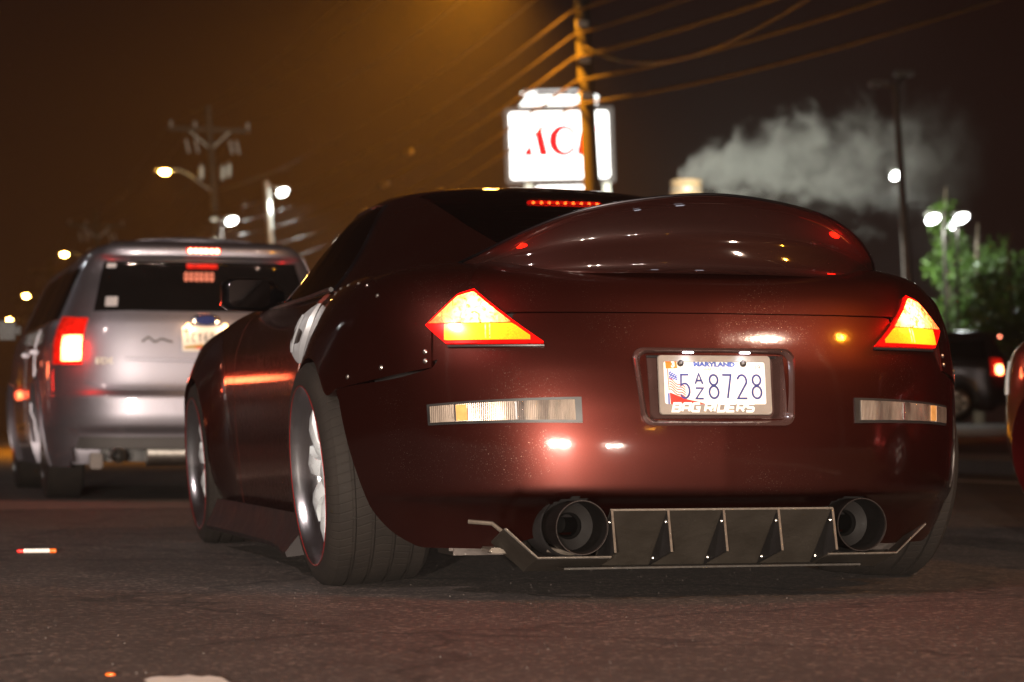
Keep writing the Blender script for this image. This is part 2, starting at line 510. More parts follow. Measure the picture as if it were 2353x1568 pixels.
class Shell:
    """car body as a stack of plan outlines: S(s, z), s = signed distance round the plan from the rear centre"""
    def __init__(c, plan, ox, oyr, oyf, wheels=(), flare=()):
        D = spline2(plan, 900); c.s = np.r_[0, np.cumsum(np.linalg.norm(np.diff(D, axis=0), axis=1))]
        c.x, c.y = D[:, 0], D[:, 1]
        T = np.gradient(D, axis=0); T /= np.linalg.norm(T, axis=1)[:, None]
        c.nx, c.ny = T[:, 1], -T[:, 0]
        c.nx[0] = 0; c.nx[-1] = 0
        c.ox, c.oyr, c.oyf = pchip(*zip(*ox)), pchip(*zip(*oyr)), pchip(*zip(*oyf))
        c.wheels, c.flare = wheels, flare
        c.L = c.s[-1]

    def sy(c, y, rear=True):   # s where the side passes y
        i0 = np.argmax(c.x > 0.8 * c.x.max())
        return float(np.interp(y, c.y[i0 // 2:np.argmax(c.y)], c.s[i0 // 2:np.argmax(c.y)])) if rear else float(np.interp(y, c.y, c.s))

    def sx(c, x):              # s where the rear passes x
        k = np.argmax(c.x); return float(np.interp(x, c.x[:k], c.s[:k]))

    def __call__(c, s, z):
        s = np.asarray(s, float); z = np.asarray(z, float); s, z = np.broadcast_arrays(s, z)
        a = np.abs(s); sg = np.where(s < 0, -1.0, 1.0)
        x, y, nx, ny = (np.interp(a, c.s, q) for q in (c.x, c.y, c.nx, c.ny))
        fx = np.zeros_like(x)
        for (wy, wz, wr), (amt, wid) in zip(c.wheels, c.flare):
            rho = np.hypot(y - wy, z - wz)
            fx = fx + amt * np.clip(1 - (rho - wr) / wid, 0, 1) ** 1.5 * (rho > wr - 0.06) * sstep(0.08, 0.3, z) * np.clip(nx, 0, 1)
        px = x - nx * (c.ox(z) - fx)
        py = y - np.where(ny < 0, ny * c.oyr(z), ny * c.oyf(z))
        return np.stack([sg * px, py, z], -1)


def patch(name, F, u, vb, vt, nv, material, parent, rim=0.008, off=0.0, hole=None, gap=0.0, post=None, vpow=None):
    """skin panel over F(u, v) between two edge curves, its border rolled inwards"""
    u = np.asarray(u, float); nu = len(u)
    b = np.array([vb(q) for q in u], float) + gap; t = np.array([vt(q) for q in u], float) - gap
    w = np.linspace(0, 1, nv)
    if vpow is not None: w = vpow(w)
    U = np.repeat(u[:, None], nv, 1); Vv = b[:, None] + (t - b)[:, None] * w[None]
    P = F(U, Vv)
    e = 1e-3
    N = np.cross(F(U + e, Vv) - F(U - e, Vv), F(U, Vv + e) - F(U, Vv - e))
    N /= np.linalg.norm(N, axis=2)[..., None] + 1e-12
    P = P + N * off
    if post is not None: P = post(P, U, Vv, N)
    V = P.reshape(-1, 3).tolist(); idx = lambda i, j: i * nv + j
    Fc = []
    for i in range(nu - 1):
        for j in range(nv - 1):
            if hole is not None and hole((U[i, j] + U[i + 1, j]) / 2, (Vv[i, j] + Vv[i, j + 1]) / 2, (P[i, j] + P[i + 1, j + 1]) / 2): continue
            Fc.append((idx(i, j), idx(i + 1, j), idx(i + 1, j + 1), idx(i, j + 1)))
    if rim:
        ring = [(i, 0) for i in range(nu)] + [(nu - 1, j) for j in range(1, nv)] + [(i, nv - 1) for i in range(nu - 2, -1, -1)] + [(0, j) for j in range(nv - 2, 0, -1)]
        base = len(V)
        for (i, j) in ring: V.append((P[i, j] - N[i, j] * rim).tolist())
        n = len(ring)
        for k in range(n):
            a, c = idx(*ring[k]), idx(*ring[(k + 1) % n]); Fc.append((a, base + k, base + (k + 1) % n, c))
    return make(name, V, Fc, material, parent, True, 40)


def mirror_s(F):
    return lambda s, z: F(s, z) * np.array([-1.0, 1, 1])


def mirrored(o, name=None, parent=None):
    """copy of a part reflected to the other side of its car, as real mirrored mesh data"""
    me = o.data.copy(); c = np.empty(len(me.vertices) * 3); me.vertices.foreach_get('co', c); c[0::3] *= -1
    me.vertices.foreach_set('co', c); me.flip_normals(); me.update()
    q = bpy.data.objects.new(name or o.name.split('.')[0], me); q.parent = parent or o.parent
    q.location = (-o.location.x, o.location.y, o.location.z)
    q.rotation_euler = (o.rotation_euler.x, -o.rotation_euler.y, -o.rotation_euler.z)
    COL.objects.link(q); return q


def copy_tree(o, parent=None):
    c = o.copy(); COL.objects.link(c); c.parent = parent
    for ch in o.children: copy_tree(ch, c)
    return c


# ================================================================== ground and road (structure)
def sheet(name, pts, z, material, parent=None, thick=0.0):
    n = len(pts); V = [(p[0], p[1], z) for p in pts]; F = [tuple(range(n))]
    if thick:
        V += [(p[0], p[1], z - thick) for p in pts]; F += [(i, n + i, n + (i + 1) % n, (i + 1) % n) for i in range(n)]
    o = make(name, V, F, material, parent, False); return o


def street_rect(a0, a1, b0, b1):
    return [ST(a0, b0), ST(a1, b0), ST(a1, b1), ST(a0, b1)]


ground = sheet('road', [(-300, -120, 0), (300, -120, 0), (300, 380, 0), (-300, 380, 0)], 0.0, M_ASPHALT)
tag(ground, 'dark worn asphalt road surface', kind='structure')
# lane dashes at the left edge of the coupe's lane; the near one ends with a chipped front edge
def dash(a, b0, b1, w=0.14, chip=True):
    pts = []
    for i in range(9):
        t = i / 8; pts.append(ST(a - w / 2 + w * t, b1 + (rng.uniform(-.02, .02) - 0.06 * abs(2 * t - 1) ** 3 if chip else 0)))
    nside = 10
    for i in range(1, nside): pts.append(ST(a + w / 2 + (rng.uniform(-.004, .004)), b1 + (b0 - b1) * i / nside))
    pts += [ST(a + w / 2, b0), ST(a - w / 2, b0)]
    for i in range(1, nside): pts.append(ST(a - w / 2 + (rng.uniform(-.004, .004)), b0 + (b1 - b0) * i / nside))
    o = sheet('lane_dash', pts[::-1], 0.004, M_ROADPAINT); return tag(o, 'worn white lane dash painted on the road', kind='structure')


dash(-1.655, -5.6, -2.52)
for k in range(1, 7): dash(-1.655, -5.6 + 12 * k, -2.52 + 12 * k)
for k in range(0, 7): dash(1.85, -5.6 + 12 * k, -2.52 + 12 * k)
tag(sheet('edge_line', street_rect(6.86, 7.06, -40, 200), 0.004, M_ROADPAINT), 'white road edge line', kind='structure')
tag(sheet('road_strip', street_rect(-9.5, 1.7, 6.73, 8.35), 0.003, mat('pale_strip', (.115, .098, .085), .8, noise=(6, .3), bump=(150, .6))), 'paler strip across the lane', kind='structure')  # band of paler tone crossing the lane
# kerb, pavement and the slightly raised parking lot to the right of the road
def slab(name, a0, a1, b0, b1, z0, z1, m):
    mb = MB(); P = street_rect(a0, a1, b0, b1)
    mb.add([(p[0], p[1], z0) for p in P] + [(p[0], p[1], z1) for p in P],
           [(3, 2, 1, 0), (4, 5, 6, 7), (0, 1, 5, 4), (1, 2, 6, 5), (2, 3, 7, 6), (3, 0, 4, 7)])
    return mb.build(name, m, None, False)


for k in range(-6, 40):
    b0 = k * 5.0
    o = slab('kerb_stone', 8.6, 8.78, b0 + 0.01, b0 + 4.99, 0.0, 0.14, M_CONCRETE); tag(o, 'concrete kerb stone along the road', kind='structure')
tag(slab('pavement', 8.785, 11.4, -40, 205, 0.0, 0.132, M_CONCRETE), 'concrete pavement', kind='structure')
lotm = mat('lot_asphalt', (0.05, 0.046, 0.042), 0.85, noise=(1.5, 0.3), bump=(90, 0.5))
vv = []
for (a, z) in ((11.4, 0.1), (14.0, 0.18), (22.0, 0.5), (30, 0.58), (140, 0.6)):
    vv += [tuple(ST(a, -60, z)), tuple(ST(a, 240, z))]
tag(make('parking_lot_ground', vv, [(2 * i, 2 * i + 2, 2 * i + 3, 2 * i + 1) for i in range(4)], lotm, None, False), 'raised parking lot asphalt', kind='structure')


# ================================================================== wheels
def tyre_material():
    m = bpy.data.materials.new('tyre_tread'); m.use_nodes = True
    nt = m.node_tree; L = nt.links; b = nt.nodes['Principled BSDF']
    tc = nt.nodes.new('ShaderNodeTexCoord'); sp = nt.nodes.new('ShaderNodeSeparateXYZ'); L.new(tc.outputs['Object'], sp.inputs[0])
    at = nt.nodes.new('ShaderNodeMath'); at.operation = 'ARCTAN2'; L.new(sp.outputs[2], at.inputs[0]); L.new(sp.outputs[1], at.inputs[1])
    ab = nt.nodes.new('ShaderNodeMath'); ab.operation = 'ABSOLUTE'; L.new(sp.outputs[0], ab.inputs[0])
    m1 = nt.nodes.new('ShaderNodeMath'); m1.operation = 'MULTIPLY'; m1.inputs[1].default_value = 74; L.new(at.outputs[0], m1.inputs[0])
    m2 = nt.nodes.new('ShaderNodeMath'); m2.operation = 'MULTIPLY_ADD'; m2.inputs[1].default_value = 55; L.new(ab.outputs[0], m2.inputs[0]); L.new(m1.outputs[0], m2.inputs[2])
    si = nt.nodes.new('ShaderNodeMath'); si.operation = 'SINE'; L.new(m2.outputs[0], si.inputs[0])
    rg = nt.nodes.new('ShaderNodeMapRange'); rg.inputs[1].default_value = 0.86; rg.inputs[2].default_value = 0.97; rg.inputs[3].default_value = 1; rg.inputs[4].default_value = 0
    L.new(si.outputs[0], rg.inputs[0])
    # sipes only on the tread blocks, not on the side wall
    bp = nt.nodes.new('ShaderNodeBump'); bp.inputs['Strength'].default_value = 0.5; bp.inputs['Distance'].default_value = 0.003
    L.new(rg.outputs[0], bp.inputs['Height']); L.new(bp.outputs[0], b.inputs['Normal'])
    nz = nt.nodes.new('ShaderNodeTexNoise'); nz.inputs['Scale'].default_value = 14; nz.inputs['Detail'].default_value = 6; L.new(tc.outputs['Object'], nz.inputs['Vector'])
    mx = nt.nodes.new('ShaderNodeMix'); mx.data_type = 'RGBA'; mx.inputs[6].default_value = (0.007, 0.0057, 0.005, 1); mx.inputs[7].default_value = (0.019, 0.0145, 0.0115, 1)
    L.new(nz.outputs['Fac'], mx.inputs[0]); L.new(mx.outputs[2], b.inputs['Base Color'])
    b.inputs['Roughness'].default_value = 0.8; b.inputs['Specular IOR Level'].default_value = .25
    return m


M_TREAD = tyre_material()
M_REDREFLECT = mat('red_rim_reflection', (0.35, 0.008, 0.008), 0.25, coat=1.0, noise=(8, 0.1))  # red reflection along the rim edge, painted as a thin ring


def wheel(parent, loc, rz, camber, rad, width, rim, spokes=9, detail=True, rimmat=None, spokemat=None, rim_glint=True, dish=0.038):
    """outer face towards local +x"""
    h = width / 2; rimmat = rimmat or M_CHROME; spokemat = spokemat or M_WHITEWHEEL
    n = 72 if detail else 40
    mb = MB()
    prof = [(h - .004, rim + .001), (h + .004, rim + .006), (h + .006, rim), (h, rim - .006), (h - .012, rim - .012), (h - .03, rim - .02), (h - dish, rim - .036), (h - dish - .02, rim - .055),
            (h - dish - .035, rim - .058), (-h + .02, rim - .03), (-h, rim - .004), (-h - .004, rim + .004)]
    mb.lathe(prof, n)
    w = mb.build('wheel', rimmat, parent, True, 40)
    xf(w, loc, (0, camber, rz))
    # tyre
    t = MB(); tw = h * 0.93; g = 0.0095
    pf = [(h - .004, rim - .004), (h + .006, rim + .004), (h + .008, rim + .02), (tw + .008, rim + (rad - rim) * .72), (tw, rad - .012), (tw - .010, rad - .003)]
    gro = [-.62, -.22, .22, .62] if detail else []
    for k in gro[::-1]:
        c = k * tw; pf += [(c + g / 2 + .001, rad), (c + g / 2, rad - .010), (c - g / 2, rad - .010), (c - g / 2 - .001, rad)]
    pf += [(-tw + .010, rad - .003), (-tw, rad - .012), (-tw - .008, rim + (rad - rim) * .72), (-h - .006, rim + .01), (-h, rim - .004)]
    t.lathe(pf, 96 if detail else 48)
    ty = t.build('tyre', M_TREAD, w, True, 32)
    if rim_glint:
        s = MB(); s.lathe([(h + .0068, rim + .0028), (h + .0074, rim + .0014), (h + .0068, rim), (h + .0055, rim + .0014)], n, closed=True); s.build('rim_reflection', M_REDREFLECT, w)
    # spokes
    x0 = h - dish - .012
    rs = rim - .052
    src = None
    for k in range(spokes):
        a = 2 * math.pi * k / spokes
        if src is None:
            sp = MB(); q = []
            for (r, ww, dx, th) in ((.045, .030, -.012, .02), (rs * .5, .024, .010, .022), (rs * .82, .030, .014, .02), (rs + .006, .044, .004, .018)):
                q += [(x0 + dx, -ww, r), (x0 + dx + .006, 0, r), (x0 + dx, ww, r), (x0 + dx - th, ww, r), (x0 + dx - th, -ww, r)]
            f = []
            for i in range(3):
                for j in range(5): f.append((i * 5 + j, i * 5 + (j + 1) % 5, (i + 1) * 5 + (j + 1) % 5, (i + 1) * 5 + j))
            f.append((15, 16, 17, 18, 19)); sp.add(q, f)
            src = sp.build('spoke', spokemat, w, True, 30)
            o = src
        else:
            o = src.copy(); COL.objects.link(o); o.parent = w
        o.rotation_euler = (a, 0, 0)
    hb = MB(); hb.lathe([(x0 + .012, .001), (x0 + .012, .03), (x0, .058), (x0 - .03, .062)], 24); hb.build('hub', spokemat, w)
    br = MB(); br.lathe([(x0 - .05, .03), (x0 - .05, rs * .78), (x0 - .07, rs * .78), (x0 - .07, .03)], 36); br.build('brake_disc', M_DARKMETAL, w)
    return w


# ================================================================== the coupe
coupe = empty('sports_coupe', ST(0, 0), TH)
tag(coupe, 'low dark maroon wide body coupe with ducktail spoiler and cambered wheels, nearest car', 'car')

PLAN = [(0, -.875), (.2, -.868), (.4, -.842), (.55, -.79), (.68, -.705), (.78, -.6), (.85, -.47), (.885, -.33), (.893, -.1), (.89, .2),
        (.872, .5), (.862, .9), (.862, 1.4), (.868, 1.9), (.875, 2.3), (.88, 2.65), (.865, 3.0), (.80, 3.22), (.66, 3.36), (.4, 3.45), (0, 3.48)]
S = Shell(PLAN,
          ox=[(.06, .07), (.2, .03), (.28, .02), (.4, .008), (.5, 0), (.6, -.006), (.7, 0), (.78, .02), (.84, .05), (.88, .09), (.90, .14), (.915, .2)],
          oyr=[(.06, .20), (.2, .115), (.250, .062), (.270, .014), (.278, .003), (.30, -.003), (.4, -.008), (.5, 0), (.6, .018), (.67, .04), (.76, .08), (.82, .115), (.87, .16), (.90, .22), (.915, .28)],
          oyf=[(.06, .06), (.2, 0), (.35, 0), (.5, 0), (.6, .06), (.68, .18), (.75, .4), (.92, .6)],
          wheels=[(0, .326, .33), (2.65, .322, .33)], flare=[(.056, .27), (.05, .24)])
AR = .328


def arch(y, wy, wz=.326, r=AR):
    d = r * r - (y - wy) ** 2; return wz + math.sqrt(max(0, d))


def y_of(s): return float(np.interp(abs(s), S.s, S.y))
def x_of(s): return float(np.interp(abs(s), S.s, S.x))


sy = lambda y: float(np.interp(y, S.y[:np.argmax(S.y)], S.s[:np.argmax(S.y)]))
s_lamp_out = S.sx(.735); s_arch_r = sy(-.312); s_arch_f = sy(.327)
UND = sy(-.31)
f_end = pchip([0, S.sx(.44), S.sx(.60), sy(-.62), sy(-.54), sy(-.44), sy(-.385), sy(-.345), sy(-.312)], [.175, .165, .128, .128, .152, .225, .36, .47, .555])
f_top = pchip([0, S.sx(.54), S.sx(.57), S.sx(.70), s_lamp_out, sy(-.312)], [.757, .755, .672, .667, .612, .560])
PC = (-.015, .565)  # plate centre (x, z)


def in_plate(s, z, p):
    if z < .30 and math.hypot(abs(p[0]) - .393, z - .192) < .078: return True      # exhaust cut-outs
    return abs(p[0] - PC[0]) < .195 and abs(z - (PC[1] - .004)) < .085 and p[1] < -.5


ub = np.linspace(-UND, UND, 190)
vz = lambda w: w
bumper = patch('rear_bumper', S, ub, lambda s: float(f_end(abs(s))), lambda s: float(f_top(abs(s))), 84, M_COUPE, coupe, rim=.010, hole=in_plate)
# hatch lid below the spoiler
hs = S.sx(.66)
hatch = patch('hatch_lid', S, np.linspace(-hs, hs, 90), lambda s: .7598, lambda s: .905, 22, M_COUPE, coupe, rim=.010)
# quarter panels under the bolt-on fenders
def q_bot(s):
    y = y_of(s)
    if s < s_arch_r: return float(np.interp(s, [S.sx(.55), s_lamp_out, s_arch_r], [.70, .63, .60]))
    if y < .40: return max(.20, arch(y, 0, r=.37) + .005) if abs(y) < .37 else .20
    return .20


uq = np.r_[np.linspace(S.sx(.56), s_arch_r, 30)[:-1], [sy(.37 * -math.cos(t)) for t in np.linspace(R(33), math.pi - .02, 34)], np.linspace(sy(.38), sy(.62), 8)]
quarter = patch('quarter_panel', S, uq, q_bot, lambda s: .912, 34, M_COUPE, coupe, rim=.006, off=-.005)
mirrored(quarter)
# bolt-on rear fenders
of_top = pchip([s_lamp_out, sy(-.50), sy(-.38), sy(-.2), sy(.05), sy(.33)], [.712, .80, .845, .876, .886, .882])


def of_bot(s):
    y = y_of(s)
    if s < s_arch_r: return float(np.interp(s, [s_lamp_out, s_arch_r], [.612, .560]))
    k = sstep(-.312, -.22, y)
    return float((1 - k) * np.interp(y, [-.312, -.22], [.560, arch(-.22, 0)]) + k * arch(y, 0))


uo = np.r_[np.linspace(s_lamp_out, s_arch_r, 26)[:-1], [sy(AR * -math.cos(t)) for t in np.linspace(math.acos(.312 / AR), math.pi - .01, 44)]]


def flare_lip(P, U, V, N):
    return P


ofr = patch('overfender', S, uo, of_bot, lambda s: float(of_top(s)), 40, M_COUPE, coupe, rim=.022, off=.003)
ofl = mirrored(ofr)
# rivets along the fender edges
rv = MB(); rv.lathe([(.004, .0005), (.0035, .004), (0, .0075), (-.002, .0075)], 10)
riv = None
for sgn in (1, -1):
    spots = [(sy(y), float(of_top(sy(y))) - .018) for y in (-.42, -.27, -.11, .06, .22)] + [(s_lamp_out + .02, .655), (s_lamp_out + .02, .630), (sy(-.50), .615), (sy(-.36), .592)]
    for s_, z_ in spots:
        p = S(s_, z_); e = 1e-3
        nn = np.cross(S(s_ + e, z_) - S(s_ - e, z_), S(s_, z_ + e) - S(s_, z_ - e)); nn /= np.linalg.norm(nn)
        p = p + nn * .003
        if sgn < 0: p = p * [-1, 1, 1]; nn = nn * [-1, 1, 1]
        if riv is None: riv = rv.build('rivet', M_STEEL, coupe); o = riv
        else: o = riv.copy(); COL.objects.link(o)
        o.location = tuple(p); o.rotation_euler = Vector(nn).to_track_quat('X', 'Z').to_euler()
# doors, front fenders, front bumper, hood
door = patch('door', S, np.linspace(sy(.625), sy(1.93), 40), lambda s: .175, lambda s: .905, 40, M_COUPE, coupe, rim=.012)
mirrored(door)


def ff_bot(s):
    y = y_of(s); return max(.16, arch(y, 2.65, .322)) if abs(y - 2.65) < AR else .16


ff_top = lambda s: float(np.interp(y_of(s), [1.93, 2.2, 2.65, 3.0], [.90, .875, .79, .71]))
uf = np.r_[np.linspace(sy(1.937), sy(2.31), 10), [sy(2.65 + AR * -math.cos(t)) for t in np.linspace(.02, math.pi - .02, 44)], [sy(3.02)]]
fend = patch('front_fender', S, uf, ff_bot, ff_top, 34, M_COUPE, coupe, rim=.02)
mirrored(fend)
Lf = S.L; s3 = sy(3.028)
FB = lambda u, z: np.where((np.asarray(u) > Lf)[..., None], S(-(2 * Lf - np.asarray(u)), z), S(np.minimum(u, Lf), z))
patch('front_bumper', FB, np.linspace(s3, 2 * Lf - s3, 70), lambda u: .11, lambda u: .66, 24, M_COUPE, coupe, rim=.01)
V = []; F = []; ny_, nt_ = 26, 25
for i, y in enumerate(np.linspace(2.05, 3.40, ny_)):
    zt = np.interp(y, [2.05, 2.2, 2.65, 3.0, 3.2, 3.4], [.905, .885, .80, .725, .69, .645]); wd = S(sy(min(y, 3.1)), min(zt, .9))[0] * (1 if y < 3.1 else np.interp(y, [3.1, 3.4], [1, .55]))
    for t in np.linspace(-1, 1, nt_): V.append((wd * t, y, zt + .045 * (1 - t * t)))
for i in range(ny_ - 1):
    for j in range(nt_ - 1): F.append((i * nt_ + j, i * nt_ + j + 1, (i + 1) * nt_ + j + 1, (i + 1) * nt_ + j))
make('hood', V, F, M_COUPE, coupe)
# side skirts
sk = MB(); cs = [(.80, .17), (.885, .185), (.905, .13), (.93, .085), (.925, .070), (.80, .075)]; V = []; ys = np.linspace(.40, 2.26, 24)
for y in ys:
    k = .018 * math.sin((y - .4) / 1.86 * math.pi)
    for i, (x, z) in enumerate(cs): V.append((x - k * (1 if i in (2, 3, 4) else .4) + (.02 * sstep(.75, .42, y) if i in (3, 4) else 0), y, z - (.012 * sstep(1.0, .42, y) if i in (3, 4) else 0)))
F = [(i * 6 + j, i * 6 + (j + 1) % 6, (i + 1) * 6 + (j + 1) % 6, (i + 1) * 6 + j) for i in range(23) for j in range(6)] + [tuple(range(6)), tuple(range(143, 137, -1))]
skirt = make('side_skirt', V, F, mat('matt_black_skirt', (.014, .011, .011), .55, noise=(14, .3), spec=.25), coupe, True, 35); mirrored(skirt)
# underbody: floor, inner liners, bumper back panel
ub_ = MB()
ub_.box(-.80, .80, .36, 2.30, .12, .20)
ub_.box(-.45, .45, -.58, .36, .15, .22)
ub_.box(-.60, .60, 2.3, 3.3, .13, .2)
ub_.box(-.56, .56, -.62, -.58, .27, .70)
ub_.box(-.62, .62, -.62, .4, .6, .84)
chassis = ub_.build('underbody', M_BLACK, coupe)
for sgn in (1, -1):
    for wy in (0, 2.65):
        li = MB(); V = []; F = []; k = 20
        for i in range(k + 1):
            a = -.25 + (math.pi + .5) * i / k
            V += [(sgn * .80, wy + .385 * math.cos(a), .33 + .385 * math.sin(a)), (sgn * .52, wy + .385 * math.cos(a), .33 + .385 * math.sin(a))]
        for i in range(k): F.append((2 * i, 2 * i + 1, 2 * i + 3, 2 * i + 2))
        o = len(V); V += [(sgn * .52, wy, .33)]
        F += [(o, 2 * i + 1, 2 * i + 3) for i in range(k)]
        make('wheel_well_liner', V, F, M_BLACK, coupe)
# inner dark skins behind the panel gaps
for (u0, u1, z0, z1) in ((-sy(-.45), sy(-.45), .20, .90), (sy(.42), sy(2.2), .17, .89)):
    o = patch('inner_panel', S, np.linspace(u0, u1, 60), lambda s: z0, lambda s: z1, 12, M_BLACK, coupe, rim=0, off=-.022,
              hole=(lambda s, z, p: abs(p[0] - PC[0]) < .22 and abs(z - PC[1]) < .11 and p[1] < -.5))
    if u0 > 0: mirrored(o)
# suspension pieces and silencer seen beneath the bumper
sl = MB(); sl.box(-.36, .36, -.55, -.25, .13, .24, .04); sl.build('silencer', M_BLACK, coupe)
ar = MB(); ar.tube([(-.70, -.05, .2), (-.55, -.35, .135), (-.42, -.45, .12)], .022); ar.tube([(-.75, .05, .19), (-.3, -.02, .17)], .025); ar.box(-.66, -.46, -.52, -.32, .105, .15, .012)
o = ar.build('control_arm', M_DARKMETAL, coupe); mirrored(o)
# wheels
wheel(coupe, (-.805, 0, .327), math.pi, R(5.0), .327, .292, .2585)
wheel(coupe, (.805, 0, .327), 0, R(5.0), .327, .292, .2585)
wheel(coupe, (-.778, 2.65, .322), math.pi, R(4.0), .322, .262, .2560)
wheel(coupe, (.778, 2.65, .322), 0, R(4.0), .322, .262, .2560)

# ------------------------------------------------ greenhouse
gy = [-.70, -.5, -.2, .1, .4, .7, 1.0, 1.2, 1.4, 1.55, 1.75, 1.95, 2.15]
g_zc = pchip(gy, [.862, .912, .990, 1.075, 1.160, 1.228, 1.270, 1.282, 1.270, 1.225, 1.12, 1.01, .905])
g_wb = pchip([-.70, -.5, -.22, .1, .5, 1.0, 1.5, 1.8, 2.15], [.52, .64, .725, .765, .785, .785, .772, .755, .72])
g_zb = pchip([-.7, -.45, -.2, .5, 1.0, 2.15], [.78, .825, .858, .875, .868, .872])
g_wr = pchip([-.70, -.4, 0, .4, .8, 1.2, 1.45, 1.75, 2.15], [.46, .50, .535, .555, .545, .535, .545, .60, .68])
g_zd = pchip([-.70, -.3, .2, .8, 1.2, 1.5, 2.15], [.012, .03, .06, .075, .078, .07, .03])


def bspl(t, n, p=3):
    kn = np.r_[np.zeros(p), np.linspace(0, 1, n - p + 1), np.ones(p)]; t = np.clip(t, 0, 1 - 1e-9)
    B = [((t >= kn[i]) & (t < kn[i + 1])).astype(float) for i in range(len(kn) - 1)]
    for d in range(1, p + 1):
        B = [((t - kn[i]) / (kn[i + d] - kn[i]) * B[i] if kn[i + d] > kn[i] else 0) +
             ((kn[i + d + 1] - t) / (kn[i + d + 1] - kn[i + 1]) * B[i + 1] if kn[i + d + 1] > kn[i + 1] else 0) for i in range(len(B) - 1)]
    return B


def G(t, y):
    t, y = np.broadcast_arrays(np.asarray(t, float), np.asarray(y, float))
    zc, wb, zb, wr = g_zc(y), g_wb(y), g_zb(y), g_wr(y); zr = zc - g_zd(y)
    half = [(0 * y, zc), (.35 * wr, zc - .002), (.74 * wr, zc - .25 * (zc - zr)), (wr, zr + .01), (wr + .36 * (wb - wr), zr - .40 * (zr - zb)), (wr + .74 * (wb - wr), zr - .76 * (zr - zb)), (wb, zb)]
    cx = [-h[0] for h in half[:0:-1]] + [h[0] for h in half]; cz = [h[1] for h in half[:0:-1]] + [h[1] for h in half]
    B = bspl((t + 1) / 2, 13)
    return np.stack([sum(b * x for b, x in zip(B, cx)), y + 0 * t, sum(b * z for b, z in zip(B, cz))], -1)


TG = .46
for k in range(9):
    y = -.36 + k * .115; w = .34 - .01 * k; dl = MB(); dl.tube([G(t, y) - [0, 0, .010] for t in np.linspace(-w, w, 24)], .0014, 5); dl.build('defroster_line', mat('defroster_wire', (.30, .22, .2), .35, .8, noise=(20, .2)), coupe)
yw = lambda t: float(np.interp(t, [.575, 1.0], [.93, .50]))   # rear edge of the side window
patch('rear_window', G, np.linspace(-TG, TG, 50), lambda t: -.50, lambda t: .845 - .05 * abs(t / TG) ** 3, 50, M_GLASS, coupe, rim=.006)
patch('hatch_deck', G, np.linspace(-TG, TG, 30), lambda t: -.655, lambda t: -.504, 10, M_COUPE, coupe, rim=.006)
patch('roof_panel', G, np.linspace(-.5, .5, 50), lambda t: .852 - .05 * min(1, abs(t / TG)) ** 3, lambda t: 1.455, 30, M_COUPE, coupe, rim=.008)
patch('windscreen', G, np.linspace(-.5, .5, 30), lambda t: 1.462, lambda t: 2.12, 24, M_GLASS, coupe, rim=.006)
cp = patch('c_pillar', G, np.linspace(TG + .003, 1.0, 34), lambda t: -.66 + .12 * min(1, max(0, (t - .46) / .3)), lambda t: (.80 if t < .5 else (float(np.interp(t, [.5, .575], [.80, .925])) if t < .575 else yw(t) - .006)), 44, M_COUPE, coupe, rim=.008)
mirrored(cp)
rl = patch('roof_rail', G, np.linspace(.503, .575, 8), lambda t: float(np.interp(t, [.5, .575], [.806, .93])), lambda t: 2.10, 40, M_COUPE, coupe, rim=.008)
mirrored(rl)
sw = patch('side_window', G, np.linspace(.578, 1.0, 16), lambda t: yw(t), lambda t: 1.98, 30, M_SIDEGLASS, coupe, rim=.004, off=-.006)
mirrored(sw)
wl = MB(); P = [G(t, yw(t) + .002) for t in np.linspace(.58, .99, 14)]; wl.tube([p + [.002, 0, .0] for p in P], .005, 6)
o = wl.build('window_trim', mat('satin_trim', (.2, .2, .24), .25, 1.0, noise=(9, .1)), coupe); mirrored(o)
bl = MB(); bl.tube([G(1.0, y) + [.006, 0, .008] for y in np.linspace(.5, 1.95, 20)], .008, 6)
o = bl.build('belt_moulding', M_BLACK, coupe); mirrored(o)
# cabin
cb = MB(); cb.box(-.70, .70, -.45, 2.1, .45, .78); cb.build('cabin_trim', M_BLACK, coupe)
dm = MB(); dm.box(-.68, .68, 1.78, 2.1, .78, .93, .03); dm.build('dashboard', M_BLACK, coupe)
for sgn in (1, -1):
    st = MB(); st.box(sgn * .36 - .23, sgn * .36 + .23, .62, .76, .7, 1.02, .05); st.box(sgn * .36 - .12, sgn * .36 + .12, .62, .72, 1.03, 1.16, .04); st.build('seat_back', M_BLACK, coupe)
sw_ = MB(); sw_.lathe([(-.012, .18), (0, .192), (.012, .18), (0, .168)], 28, 'y', (-.36, 1.55, .9), closed=True); sw_.build('steering_wheel', M_BLACK, coupe)
# high brake light behind the glass
M_LEDRED = emitter('red_led_bar', (1.0, .012, .006), 9.0)
M_LEDHOT = emitter('red_led_hot', (1.0, .16, .02), 70.0)
hb_ = MB(); hb_.box(-.125, .125, .60, .625, 1.172, 1.188, .004); hbar = hb_.build('high_brake_light', M_LEDRED, coupe)
led = MB(); led.sphere((0, 0, 0), .0058, 8, 6); led0 = None
for k in range(9):
    if led0 is None: led0 = led.build('brake_led', M_LEDHOT, hbar); o = led0
    else: o = led0.copy(); COL.objects.link(o)
    o.location = (-.108 + k * .027, .597, 1.18)

# ------------------------------------------------ ducktail spoiler
def mirror_curve(h):
    h = np.array(h, float); c = spline2(np.vstack([h[:0:-1] * [-1, 1, 1], h]), 81); return c


